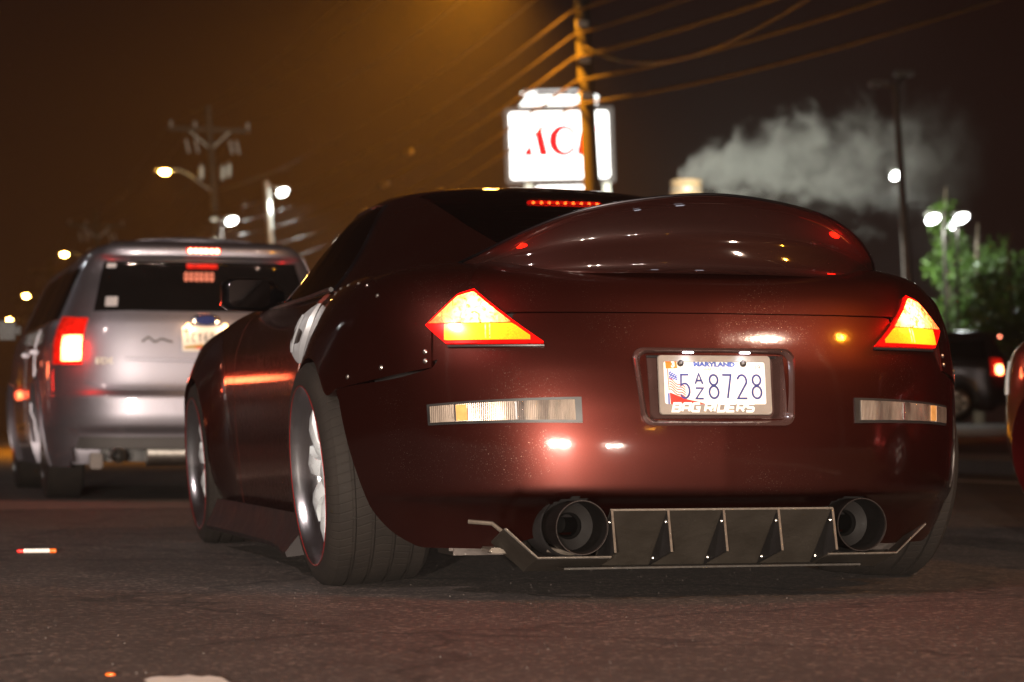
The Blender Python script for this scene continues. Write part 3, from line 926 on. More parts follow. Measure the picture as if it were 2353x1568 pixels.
E = mirror_curve([(0, -.785, 1.077), (.2, -.770, 1.060), (.36, -.722, 1.028), (.48, -.645, .980), (.57, -.54, .930), (.625, -.43, .898), (.648, -.33, .880)])
Bq = mirror_curve([(0, -.738, .868), (.2, -.728, .868), (.36, -.688, .867), (.48, -.618, .867), (.58, -.51, .869), (.635, -.40, .872), (.655, -.31, .874)])
Fq = mirror_curve([(0, -.33, .968), (.2, -.33, .962), (.36, -.32, .948), (.48, -.30, .930), (.58, -.28, .908), (.635, -.26, .888), (.66, -.24, .874)])
sp_off = pchip([0, .04, .13, .30, .53, .80, 1], [0, .012, .016, .006, -.010, .012, .047])
V = []; F = []; m_ = 0
for i in range(81):
    e, b, f = E[i], Bq[i], Fq[i]; out = (e - f); out[2] = 0; out /= np.linalg.norm(out) + 1e-9
    sec = []
    hgt = min(1, (e[2] - b[2]) / .20)
    for k in np.linspace(0, 1, 19)[:-1]:
        lean = e - b; lean[2] = 0
        q = b + np.array([0, 0, (e[2] - b[2]) * k]) + lean * k + out * (float(sp_off(k)) - .047 * k) * hgt; sec.append(q)
    sec += [e - [0, 0, .003], e + [0, 0, .003], e - out * .010 + [0, 0, .005]]
    for k in np.linspace(0, 1, 9)[1:]:
        q = (e - out * .012 + [0, 0, .004]) * (1 - k) + f * k; q = q - np.array([0, 0, .045 * math.sin(math.pi * k)]) * min(1, max(0, (e[2] - f[2]) / .10)); sec.append(q)
    m_ = len(sec); V += sec
for i in range(80):
    for j in range(m_ - 1): F.append((i * m_ + j, (i + 1) * m_ + j, (i + 1) * m_ + j + 1, i * m_ + j + 1))
spo = make('ducktail_spoiler', V, F, M_CARBON, coupe, True, 50)
lip = MB(); lip.tube([e + [0, 0, .003] for e in E[4:-4]], .0042, 8); lip.build('highlight_bead', M_BLACKPAINT, spo)  # glossy bead added to catch a highlight along the spoiler edge
spo['label'] = 'gloss dark carbon ducktail spoiler curving across the hatch'

# ------------------------------------------------ tail lamps
def lamp_glow(name, col, cen, peak, r, floor, noise=(60, .55, 1.3)):
    m = emitter(name, col, peak, sample=True); nt = m.node_tree; L = nt.links; b = nt.nodes['Principled BSDF']
    tc = nt.nodes.new('ShaderNodeTexCoord'); ab = nt.nodes.new('ShaderNodeVectorMath'); ab.operation = 'ABSOLUTE'; L.new(tc.outputs['Object'], ab.inputs[0])
    sg_ = nt.nodes.new('ShaderNodeVectorMath'); sg_.operation = 'DISTANCE'; L.new(ab.outputs[0], sg_.inputs[0]); sg_.inputs[1].default_value = [abs(q) for q in cen]
    nz = nt.nodes.new('ShaderNodeTexNoise'); nz.inputs['Scale'].default_value = noise[0]; nz.inputs['Detail'].default_value = 3; nz.inputs['Distortion'].default_value = 1.2; L.new(tc.outputs['Object'], nz.inputs['Vector'])
    rm = nt.nodes.new('ShaderNodeMapRange'); rm.inputs[1].default_value = .33; rm.inputs[2].default_value = .66; rm.inputs[3].default_value = noise[1]; rm.inputs[4].default_value = noise[2]; L.new(nz.outputs['Fac'], rm.inputs[0])
    d = nt.nodes.new('ShaderNodeMath'); d.operation = 'DIVIDE'; L.new(sg_.outputs['Value'], d.inputs[0]); d.inputs[1].default_value = r
    p = nt.nodes.new('ShaderNodeMath'); p.operation = 'POWER'; L.new(d.outputs[0], p.inputs[0]); p.inputs[1].default_value = 4
    a1 = nt.nodes.new('ShaderNodeMath'); a1.inputs[1].default_value = 1; L.new(p.outputs[0], a1.inputs[0])
    q = nt.nodes.new('ShaderNodeMath'); q.operation = 'DIVIDE'; q.inputs[0].default_value = peak; L.new(a1.outputs[0], q.inputs[1])
    m2 = nt.nodes.new('ShaderNodeMath'); m2.operation = 'MULTIPLY_ADD'; L.new(q.outputs[0], m2.inputs[0]); L.new(rm.outputs[0], m2.inputs[1]); m2.inputs[2].default_value = floor
    L.new(m2.outputs[0], b.inputs['Emission Strength']); return m


bulb_c = S(S.sx(.63), .757)
M_TLRED = emitter('tail_lamp_red', (1.0, .006, .004), .85, streak=(70, .6, 1.5))
M_TLHOT = lamp_glow('tail_lamp_hot', (1.0, .20, .045), bulb_c, 40.0, .058, .7, (48, .12, 1.7))
M_TLAMBER = lamp_glow('tail_lamp_amber', (1.0, .50, .015), bulb_c, 3.0, .10, .5, (260, .5, 1.2))
s_in, s_ob, s_oc, s_tp = S.sx(.470), S.sx(.700), S.sx(.745), S.sx(.642)
lb = lambda s: float(np.interp(s, [s_in, s_ob, s_oc], [.673, .673, .722]))
lt = lambda s: float(np.interp(s, [s_in, s_tp, S.sx(.68), s_oc], [.676, .818, .806, .724]))
for sgn in (-1, 1):
    FS = S if sgn > 0 else mirror_s(S)
    pass
us = np.unique(np.r_[np.linspace(s_in, s_tp, 26), np.linspace(s_tp, s_oc, 14), s_ob])
tl = patch('tail_lamp', S, us, lb, lt, 18, M_TLRED, coupe, rim=.02, off=.012)
uh = np.linspace(s_in + (.738 - .676) / .142 * (s_tp - s_in), S.sx(.738), 30)
th = patch('brake_lens', S, uh, lambda s: max(.727, lb(s) + .006), lambda s: max(lt(s) - .009, max(.727, lb(s) + .006) + .001), 14, M_TLHOT, tl, rim=.004, off=.0150)
ua = np.linspace(S.sx(.502), S.sx(.702), 26)
ta = patch('turn_lens', S, ua, lambda s: max(.681, lb(s) + .007), lambda s: max(min(.7235, lt(s) - .010), max(.681, lb(s) + .007) + .001), 8, M_TLAMBER, tl, rim=.004, off=.0150)
tm = MB(); tm.tube([S(s_, lb(s_)) + [0, -.006, -.004] for s_ in np.linspace(s_in, s_ob, 16)], .004, 6)
tt_ = tm.build('lamp_trim', M_BLACK, tl)
rb1 = [patch('lens_rib', S, np.linspace(q, q + .0035, 3), lambda s: .684, lambda s: .7215, 4, M_TLHOT, tl, rim=.002, off=.0165) for q in (S.sx(.596), S.sx(.606))]
tl2 = mirrored(tl)
for c_ in [th, ta, tt_] + rb1: mirrored(c_, parent=tl2)


def red_glow(parent, loc, energy, rad=.03):
    ld = bpy.data.lights.new('brake_bulb', 'POINT'); ld.energy = energy; ld.color = (1.0, .004, .001); ld.shadow_soft_size = rad
    o = bpy.data.objects.new('brake_bulb', ld); link(o, parent); o.location = tuple(loc); return o


for sgn, tp in ((1, tl), (-1, tl2)):
    s_ = S.sx(.62); e = 1e-3; p = S(s_, .745); nn = np.cross(S(s_ + e, .745) - S(s_ - e, .745), S(s_, .745 + e) - S(s_, .745 - e)); nn /= np.linalg.norm(nn)
    p = p + nn * .05; red_glow(tp, (sgn * p[0], p[1], p[2]), 8)

# ------------------------------------------------ bumper lamps: clear ribbed lens over bulbs
def lens_mat():
    m = bpy.data.materials.new('ribbed_clear_lens'); m.use_nodes = True
    nt = m.node_tree; L = nt.links; b = nt.nodes['Principled BSDF']
    tc = nt.nodes.new('ShaderNodeTexCoord')
    wv = nt.nodes.new('ShaderNodeTexWave'); wv.inputs['Scale'].default_value = 70; wv.bands_direction = 'X'; L.new(tc.outputs['Object'], wv.inputs['Vector'])
    nz = nt.nodes.new('ShaderNodeTexNoise'); nz.inputs['Scale'].default_value = 22; nz.inputs['Detail'].default_value = 4; sc3 = nt.nodes.new('ShaderNodeMapping'); sc3.inputs['Scale'].default_value = (1, 1, .15); L.new(tc.outputs['Object'], sc3.inputs[0]); L.new(sc3.outputs[0], nz.inputs['Vector'])
    cr = nt.nodes.new('ShaderNodeValToRGB'); cr.color_ramp.elements[0].position = .32; cr.color_ramp.elements[0].color = (.10, .08, .07, 1)
    cr.color_ramp.elements[1].position = .68; cr.color_ramp.elements[1].color = (.50, .41, .33, 1); L.new(nz.outputs['Fac'], cr.inputs[0])
    L.new(cr.outputs[0], b.inputs['Base Color']); b.inputs['Roughness'].default_value = .26; b.inputs['Metallic'].default_value = .6
    b.inputs['Coat Weight'].default_value = 1.0; b.inputs['Coat Roughness'].default_value = .02
    bp = nt.nodes.new('ShaderNodeBump'); bp.inputs['Strength'].default_value = .45; bp.inputs['Distance'].default_value = .002
    L.new(wv.outputs['Fac'], bp.inputs['Height']); L.new(bp.outputs[0], b.inputs['Normal'])
    return m


M_LENS = lens_mat()
M_AMBERLENS = mat('amber_lens', (.80, .42, .14), .2, .2, coat=1.0, noise=(60, .3))
s0, s1 = S.sx(.402), S.sx(.742)
def zmid(s): return .4985 - .012 * ((s - s0) / (s1 - s0)) ** 2
bz = patch('bumper_lamp', S, np.linspace(s0 - .018, s1 + .012, 40), lambda s: zmid(s) - .034 + .006 * max(0, (s - s0) / (s1 - s0)), lambda s: zmid(s) + .034 - .006 * max(0, (s - s0) / (s1 - s0)), 10, M_BLACK, coupe, rim=.012, off=.004)
ln = patch('clear_lens', S, np.linspace(s0, s1, 60), lambda s: zmid(s) - .0265 + .005 * (s - s0) / (s1 - s0), lambda s: zmid(s) + .0265 - .005 * (s - s0) / (s1 - s0), 10, M_LENS, bz, rim=.006, off=.0085)
k0 = s0 + (s1 - s0) * .72
am = patch('amber_segment', S, np.linspace(k0, k0 + (s1 - s0) * .09, 8), lambda s: zmid(s) - .021, lambda s: zmid(s) + .021, 5, M_AMBERLENS, bz, rim=.003, off=.0098)
dv = [patch('lens_divider', S, np.linspace(q, q + .004, 3), lambda s: zmid(s) - .023, lambda s: zmid(s) + .023, 4, M_CHROME, bz, rim=.003, off=.0105) for q in (s0 + (s1 - s0) * .38, s0 + (s1 - s0) * .80)]
bz2 = mirrored(bz)
for c_ in [ln, am] + dv: mirrored(c_, parent=bz2)

# ------------------------------------------------ plate recess, plate and its frame
def rrect(w, h, r, n=6, top=None):
    top = top or w; pts = []
    for (cx, cz, a0) in ((1, 1, 0), (-1, 1, 90), (-1, -1, 180), (1, -1, 270)):
        ww = top if cz > 0 else w
        for i in range(n + 1):
            a = R(a0 + 90 * i / n); pts.append((cx * (ww / 2 - r) + r * math.cos(a), cz * (h / 2 - r) + r * math.sin(a)))
    return pts


def surf_y(x, z):
    s_ = S.sx(min(abs(x), .85)); return float(S(s_, z)[1])


M_BEZEL = mat('dark_gloss_bezel', (.060, .030, .026), .25, .2, coat=1.0, noise=(16, .25))
rings = []
for (w, h, tp, r, dy, useS) in ((.43, .208, .455, .03, .004, 1), (.428, .206, .453, .03, -.010, 1), (.415, .193, .44, .028, -.014, 1), (.40, .180, .424, .026, -.004, 1), (.362, .168, .376, .024, .030, 1), (.352, .166, .362, .02, .047, 1)):
    rings.append([(PC[0] + x, surf_y(PC[0] + x, PC[1] - .004 + z) + dy, PC[1] - .004 + z) for x, z in rrect(w, h, r, 6, tp)])
V = [p for r_ in rings for p in r_]; n_ = len(rings[0])
F = [(i * n_ + k, i * n_ + (k + 1) % n_, (i + 1) * n_ + (k + 1) % n_, (i + 1) * n_ + k) for i in range(len(rings) - 1) for k in range(n_)]
F.append(tuple((len(rings) - 1) * n_ + k for k in range(n_)))
rec = make('plate_recess', V, F, M_BEZEL, coupe, True, 50)
M_PLATEWHITE = mat('plate_white', (.86, .80, .72), .35, noise=(30, .08))
M_PLATELIT = M_PLATEWHITE
M_NAVY = mat('plate_navy', (.028, .034, .16), .4, noise=(40, .2))
M_PRED = mat('plate_red', (.75, .03, .02), .4, noise=(30, .15))
M_PORANGE = mat('plate_orange', (.9, .16, .01), .4, noise=(30, .15))
M_PBLUE = mat('plate_blue', (.06, .10, .34), .4, noise=(30, .2))
M_FRAMEGREY = mat('frame_grey', (.21, .18, .155), .45, noise=(40, .15))
M_LETTERWHITE = mat('letter_white', (.9, .86, .8), .4, noise=(30, .05))
py0 = surf_y(0, PC[1]) + .020
TILT = R(7)


def plate_obj(name, vf, depth, m, parent, thick=.0):
    """2-D shape placed on the tilted plate plane, depth = metres proud towards the viewer"""
    v, f = vf; c, s_ = math.cos(TILT), math.sin(TILT); V = []
    for d in ((depth, depth - thick) if thick else (depth,)):
        V += [(PC[0] + x, py0 + z * s_ - d * c, PC[1] + z * c + d * s_) for x, z in v]
    F = [tuple(q) for q in f]
    if thick:
        n = len(v); F += [tuple(i + n for i in reversed(q)) for q in f]
        F += [(i, (i + 1) % n, n + (i + 1) % n, n + i) for i in range(n)] if len(f) == 1 else []
    return make(name, V, F, m, parent, False)


def poly(pts): return (pts, [tuple(range(len(pts)))])


plate = plate_obj('license_plate', poly(rrect(.302, .150, .008, 4)), .0, M_PLATEWHITE, coupe, .0015)
# frame ring with a wide lower bar
o1 = rrect(.318, .160, .010, 5); i1 = [(x, z + .0055) for x, z in rrect(.287, .114, .006, 5)]
n1 = len(o1); fr = MB(); c, s_ = math.cos(TILT), math.sin(TILT); PV = lambda x, z, d: (PC[0] + x, py0 + z * s_ - d * c, PC[1] + z * c + d * s_)
V = [PV(x, z, .001) for x, z in o1] + [PV(x * .99, z * .985, .006) for x, z in o1] + [PV(x, z, .006) for x, z in i1] + [PV(x, z, .001) for x, z in i1]
fr.add(V, [(r_ * n1 + k, r_ * n1 + (k + 1) % n1, (r_ + 1) * n1 + (k + 1) % n1, (r_ + 1) * n1 + k) for r_ in range(3) for k in range(n1)])
frame_o = fr.build('plate_frame', M_FRAMEGREY, plate, True, 40)
for sx_ in (-.0945, .082):
    tb_ = MB(); tb_.lathe([(.0095, .001), (.0095, .004), (.008, .0065), (.0062, .0085), (.002, .0095)], 14, 'y')
    bo = tb_.build('plate_bolt', M_DARKMETAL, plate); bo.scale = (1, -1, 1); bo.location = PV(sx_, .0585, 0)
K = .961
chars = [('5', -.1035 * K, -.0395 * K, .031 * K, .071 * K), ('8', -.0193 * K, -.0395 * K, .031 * K, .071 * K), ('7', .020 * K, -.0395 * K, .029 * K, .071 * K), ('2', .0629 * K, -.0395 * K, .033 * K, .071 * K),
         ('8', .1073 * K, -.0395 * K, .031 * K, .071 * K), ('A', -.0594 * K, .0016 * K, .025 * K, .0315 * K), ('Z', -.0594 * K, -.0395 * K, .0265 * K, .0325 * K)]
plate_obj('plate_number', glyphs(chars, .0056), .0022, M_NAVY, plate)
v, f = text_geo('MARYLAND', .0155, .0011, 0, 1.42); plate_obj('state_name', ([(x, z + .0550) for x, z in v], f), .0022, M_PBLUE, plate)
v, f = text_geo('WAR OF 1812', .0095, .0001, 0, 1.05); plate_obj('plate_motto', ([(x, z + .0420) for x, z in v], f), .0022, mat('plate_faded_red', (.72, .26, .16), .4, noise=(30, .1)), plate)
plate_obj('month_sticker', poly([(-.1375, .0645), (-.106, .0635), (-.104, .045), (-.1365, .0435)]), .0020, M_PORANGE, plate)
v, f = text_geo('3', .022, .0009); plate_obj('sticker_month', ([(x - .1165, z + .0542) for x, z in v], f), .0028, M_LETTERWHITE, plate)
plate_obj('year_sticker', poly([(.095, .062), (.137, .061), (.137, .038), (.096, .038)]), .0018, M_LETTERWHITE, plate)
v, f = text_geo('19', .0175, 0); plate_obj('sticker_year', ([(x + .1215, z + .0475) for x, z in v], f), .0026, M_BLACK, plate)
# flag print: pole, canton with dots, wavy stripes, red and blue foot
plate_obj('flag_pole', strokes([[(-.132, .043), (-.1295, -.014)]], .0022), .0020, M_PRED, plate)
plate_obj('flag_canton', poly([(-.129, .040), (-.106, .027), (-.104, .010), (-.128, .018)]), .0020, M_PBLUE, plate)
sv, sf = [], []
for r_ in range(4):
    for k in range(4):
        cx, cz = -.1265 + k * .0058 + (r_ % 2) * .0024, .0355 - r_ * .0050 - k * .0030; o = len(sv)
        sv += [(cx + .0013 * math.cos(a), cz + .0013 * math.sin(a)) for a in np.linspace(0, 2 * math.pi, 6)[:-1]]; sf.append(tuple(range(o, o + 5)))
plate_obj('flag_stars', (sv, sf), .0026, M_LETTERWHITE, plate)
st_ = []
for k in range(5):
    st_.append([(-.128 + .0445 * t, .015 - k * .0068 - .022 * t + .0028 * math.sin(t * 9 + .6)) for t in np.linspace(0, 1, 12)])
plate_obj('flag_stripes', strokes(st_, .0026), .0021, M_PRED, plate)
plate_obj('foot_band', poly([(-.128, -.020), (-.080, -.038), (-.045, -.0455), (-.020, -.0535), (-.126, -.0545)]), .0020, M_PRED, plate)
plate_obj('blue_corner', poly([(-.1335, -.022), (-.1285, -.022), (-.1285, -.053), (-.1335, -.053)]), .0020, M_PBLUE, plate)
fs = [[(.083 + .018 * math.cos(a), .022 + .018 * math.sin(a)), (.083 + .005 * math.cos(a), .022 + .005 * math.sin(a))] for a in np.linspace(0.3, 6.3, 11)[:-1]]
plate_obj('burst_print', strokes(fs, .0012), .0016, mat('faded_pink', (.82, .52, .42), .4, noise=(30, .1)), plate)
# frame lettering: blocky slanted capitals
BL = {'B': [[(0, 0), (0, 1), (.75, 1), (.8, .9), (.8, .62), (.72, .52), (.8, .42), (.8, .1), (.7, 0), (0, 0)], [(.0, .52), (.7, .52)]],
      'A': [[(0, 0), (0, .9), (.1, 1), (.8, 1), (.8, 0)], [(0, .42), (.8, .42)]],
      'G': [[(.8, 1), (.1, 1), (0, .9), (0, .1), (.1, 0), (.8, 0), (.8, .48), (.42, .48)]],
      'R': [[(0, 0), (0, 1), (.7, 1), (.8, .9), (.8, .55), (.7, .45), (0, .45)], [(.42, .45), (.82, 0)]],
      'I': [[(.0, 0), (.0, 1)]], 'D': [[(0, 0), (0, 1), (.68, 1), (.82, .85), (.82, .15), (.68, 0), (0, 0)]],
      'E': [[(.8, 1), (0, 1), (0, 0), (.8, 0)], [(0, .5), (.7, .5)]],
      'S': [[(.8, 1), (.1, 1), (0, .9), (0, .6), (.1, .5), (.7, .5), (.8, .4), (.8, .1), (.7, 0), (0, 0)]]}
V = []; F = []; x = -.1235; H = .0205
for ch in 'BAG RIDERS':
    if ch == ' ': x += .010; continue
    wch = .0065 if ch == 'I' else .0205
    p = [[(x + q[0] * .0235 + .25 * q[1] * H, -.0705 + q[1] * H) for q in path] for path in BL[ch]]
    v, f = strokes(p, .0062); o = len(V); V += v; F += [tuple(i + o for i in q) for q in f]; x += wch + (.0062 if ch != 'I' else .0035)
plate_obj('frame_lettering', (V, F), .0068, M_LETTERWHITE, plate)
# two small plate lamps in the roof of the recess
M_PLAMP = emitter('plate_lamp_bulb', (.86, .88, 1.0), 14.0)
for sx_ in (-.095, .065):
    p = MB(); p.box(sx_ - .014, sx_ + .014, py0 - .022, py0 - .006, PC[1] + .0835, PC[1] + .0885, .002)
    lo = p.build('plate_lamp', M_PLAMP, coupe)
    ld = bpy.data.lights.new('plate_lamp_light', 'SPOT'); ld.energy = .22; ld.color = (.88, .90, 1.0); ld.spot_size = R(150); ld.spot_blend = .8; ld.shadow_soft_size = .008
    lobj = bpy.data.objects.new('plate_lamp_light', ld); link(lobj, lo); lobj.location = (sx_, py0 - .022, PC[1] + .080); lobj.rotation_euler = (R(18), 0, 0)

# ------------------------------------------------ diffuser and exhausts
M_DIFF = mat('dull_diffuser_sheet', (.026, .021, .016), .55, .1, noise=(9, .45), bump=(50, .15))
M_EDGE = mat('bare_cut_edge', (.13, .11, .09), .4, .6, noise=(60, .3))
d0 = MB(); d0.prism([(-.86, .237), (-.70, .086), (-.703, .082), (-.864, .233)], -.312, .312, lambda u, v, t: (t, u, v)); diff = d0.build('diffuser_panel', M_DIFF, coupe, False)
ed = MB(); ed.box(-.313, .313, -.866, -.860, .2345, .2395); ed.build('diffuser_edge', M_EDGE, diff, False)
low = MB(); low.box(-.42, .42, -.80, -.69, .079, .084); low.build('lower_plate', M_DIFF, diff, False)
for x in (-.31, -.155, 0, .155, .31):
    fn = MB(); fn.prism([(-.866, .236), (-.895, .128), (-.715, .084)], x - .0025, x + .0025, lambda u, v, t: (t, u, v)); fo = fn.build('diffuser_fin', M_BLACK, diff, False)
    fe = MB(); fe.prism([(-.8665, .2365), (-.8955, .1275), (-.8985, .1275), (-.8695, .2365)], x - .003, x + .003, lambda u, v, t: (t, u, v)); fe.build('fin_edge', M_EDGE, diff, False)
    for yz in ((-.862, .205), (-.755, .104)):
        bt = MB(); bt.sphere((x - .004, *yz), .0055, 8, 5); bt.build('fin_bolt', M_STEEL, diff)
for sgn in (1, -1):
    path = [(.305, .115), (.505, .115), (.592, .192)]
    wg = MB()
    for (p, q) in zip(path[:-1], path[1:]):
        wg.add([(sgn * p[0], -.845, p[1]), (sgn * q[0], -.835, q[1]), (sgn * q[0], -.70, q[1] - .04), (sgn * p[0], -.70, p[1] - .038)] + [(sgn * p[0], -.845, p[1] - .005), (sgn * q[0], -.835, q[1] - .005), (sgn * q[0], -.70, q[1] - .045), (sgn * p[0], -.70, p[1] - .043)],
               [(0, 1, 2, 3), (7, 6, 5, 4), (0, 4, 5, 1), (1, 5, 6, 2), (2, 6, 7, 3), (3, 7, 4, 0)])
    wgo = wg.build('diffuser_wing', M_DIFF, diff, False)
    we = MB(); we.tube([(sgn * p[0], -.846, p[1] - .001) for p in path], .0028, 6); we.build('wing_edge', M_EDGE, diff)
M_TIP = mat('heat_stained_steel', (.026, .020, .018), .45, .7, noise=(10, .4))
for sgn in (1, -1):
    xx = sgn * .393; zz = .192
    t = MB(); t.lathe([(-.60, .05), (-.74, .066), (-.870, .0705), (-.872, .0715), (-.874, .0695), (-.870, .0672)], 48, 'y', (xx, 0, zz)); t.build('exhaust_tip', M_TIP, coupe, True, 40)
    t = MB(); t.lathe([(-.870, .0670), (-.76, .064), (-.75, .036), (-.60, .034)], 48, 'y', (xx, 0, zz)); t.build('exhaust_liner', mat('sooted_steel', (.005, .004, .0035), .7, .2, noise=(14, .5), spec=.2), coupe, True, 40)
    t = MB(); t.lathe([(-.742, .062), (-.748, .040), (-.735, .030), (-.62, .03), (-.62, .001)], 32, 'y', (xx + sgn * .0, 0, zz)); t.build('exhaust_core', mat('soot', (.003, .0028, .0026), .9, noise=(20, .4), spec=.05), coupe)
    t = MB(); t.lathe([(-.60, .070), (-.60, .084), (-.765, .085), (-.77, .082), (-.765, .078), (-.60, .070)], 40, 'y', (xx, 0, zz)); t.build('exhaust_shroud', M_BLACK, coupe)
    r_ = MB(); r_.lathe([(-.872, .0713), (-.8745, .0712), (-.8745, .0692), (-.872, .0690)], 48, 'y', (xx, 0, zz), closed=True); r_.build('exhaust_rim', M_TIP, coupe)
# loose brackets and hoses under the left corner
lb_ = MB(); lb_.tube([(-.66, -.72, .205), (-.60, -.74, .20), (-.57, -.75, .175)], .006); lb_.box(-.60, -.54, -.72, -.62, .12, .135, .004); lb_.build('bumper_bracket', M_EDGE, coupe)
lc = MB(); lc.tube([(-.45, -.74, .13), (-.38, -.75, .118), (-.33, -.74, .135)], .008); lc.build('exhaust_clamp', M_EDGE, coupe)

# ------------------------------------------------ door handle, mirrors, aerial button, fuel badge
M_SATIN = mat('satin_aluminium', (.50, .52, .56), .3, .6, noise=(10, .1))
for sgn in (1, -1):
    ctr = []
    for k in np.linspace(0, 1, 17):
        y = .60 - .07 * k; z = .655 + .185 * k; w = .003 + .034 * math.sin(math.pi * k) ** .8
        p = S(sy(y), z); ctr.append((p[0] + .010, y, z, w))

    def leaf(nm, sc, d, m, par):
        V = []; F = []
        for (x, y, z, w) in ctr:
            zz = .7475 + (z - .7475) * sc; yy = .565 + (y - .565) * sc; w *= sc; h_ = min(1, w / .03)
            V += [(sgn * (x - .014 + d * .2), yy - w, zz), (sgn * (x - .008 + .010 * h_ + d), yy - w * .8, zz), (sgn * (x - .008 + .032 * h_ + d), yy + w * .8, zz), (sgn * (x - .010 + d * .2), yy + w, zz)]
        n = len(ctr)
        for i in range(n - 1):
            for j in range(3): F.append((i * 4 + j, (i + 1) * 4 + j, (i + 1) * 4 + j + 1, i * 4 + j + 1))
        return make(nm, V, F, m, par, True, 40)
    ho = leaf('door_handle', 1.0, 0, M_SATIN, coupe)
    leaf('handle_recess', .76, .0035, mat('handle_dark', (.03, .022, .02), .2, .3, coat=1.0, noise=(10, .2)), ho)
    g = MB(); g.tube([(sgn * (x + .020), y + .004, z) for (x, y, z, w) in ctr[3:14]], .004, 6); g.build('handle_grip', M_SATIN, ho)
    # mirror
    mm = MB(); V = []; F = []; secs = [(.70, .03, .02, 0), (.725, .045, .03, .0), (.745, .075, .055, .0), (.83, .085, .062, .004), (.905, .075, .060, .006), (.93, .045, .042, .006)]
    n = 16
    for (x, ry, rz, dz) in secs:
        for k in range(n):
            a = 2 * math.pi * k / n; ca, sa = math.cos(a), math.sin(a); ca = math.copysign(abs(ca) ** .6, ca); sa = math.copysign(abs(sa) ** .6, sa)
            V.append((sgn * x, 1.86 + ry * ca * .8 + .02, .935 + dz + rz * sa))
    for i in range(len(secs) - 1):
        for k in range(n): F.append((i * n + k, i * n + (k + 1) % n, (i + 1) * n + (k + 1) % n, (i + 1) * n + k))
    F.append(tuple((len(secs) - 1) * n + k for k in range(n)))
    mo = make('door_mirror', V, F, M_BLACKPAINT, coupe, True, 50)
    mg = MB(); mg.prism(rrect(.15, .10, .03), 0, .004, lambda u, v, t: (sgn * .838 + u, 1.803 - t, .939 + v)); mg.build('mirror_glass', mat('mirror', (.35, .30, .30), .05, 1.0, noise=(3, .05)), mo, False)


# ================================================================== traffic: tall five-door wagon, reused with other paint
M_SUVRED = emitter('suv_tail_red', (1.0, .02, .008), .5, streak=(30, .25, 1.5))
M_SUVHOT = None
M_SUVLED = emitter('suv_led', (1.0, .26, .14), 30.0)
M_REDOFF = mat('red_lens_unlit', (.30, .01, .01), .2, coat=1.0, noise=(20, .2))
M_HEAD = emitter('headlamp_lens', (1.0, .93, .84), 600.0, sample=False)
M_CLEAR = mat('clear_lamp', (.5, .5, .5), .1, .3, coat=1.0, noise=(20, .2))
M_GOLD = mat('gold_decal', (.45, .30, .08), .4, noise=(40, .3))
M_STICKER = mat('grey_sticker', (.5, .48, .5), .5, noise=(40, .3))
SPLAN = [(0, -.955), (.3, -.95), (.55, -.92), (.72, -.85), (.85, -.73), (.93, -.55), (.955, -.3), (.96, .1), (.96, 1.4), (.957, 2.6), (.94, 3.0), (.87, 3.4), (.7, 3.62), (.4, 3.73), (0, 3.76)]
SV = Shell(SPLAN,
           ox=[(.2, .06), (.35, .02), (.5, 0), (.7, -.005), (.95, 0), (1.08, .03), (1.12, .05), (1.3, .13), (1.5, .225), (1.57, .27), (1.62, .36), (1.645, .5)],
           oyr=[(.2, .14), (.3, .05), (.42, .02), (.47, -.02), (.55, -.035), (.64, -.035), (.68, -.01), (.72, .005), (.9, .02), (1.1, .05), (1.17, .075), (1.3, .14), (1.48, .245), (1.52, .225), (1.545, .18), (1.58, .185), (1.62, .32), (1.645, .6)],
           oyf=[(.2, .1), (.5, 0), (.75, .02), (.9, .15), (.98, .7), (1.04, 1.05), (1.2, 1.35), (1.4, 1.75), (1.55, 2.1), (1.62, 2.6), (1.645, 2.9)],
           wheels=[(0, .36, .40), (2.82, .36, .40)], flare=[(.02, .12), (.02, .12)])
M_SUVHOT = lamp_glow('suv_tail_hot', (1.0, .34, .12), SV(SV.sx(.80), .945), 30.0, .085, .9)
ssy = lambda y: float(np.interp(y, SV.y[:np.argmax(SV.y)], SV.s[:np.argmax(SV.y)]))


def in_arch(s, z, p): return (p[1] < -.5 and z < .335 and abs(p[0]) < .80) or any(math.hypot(p[1] - wy, z - .36) < .405 for wy in (0, 2.82)) and abs(p[0]) > .6


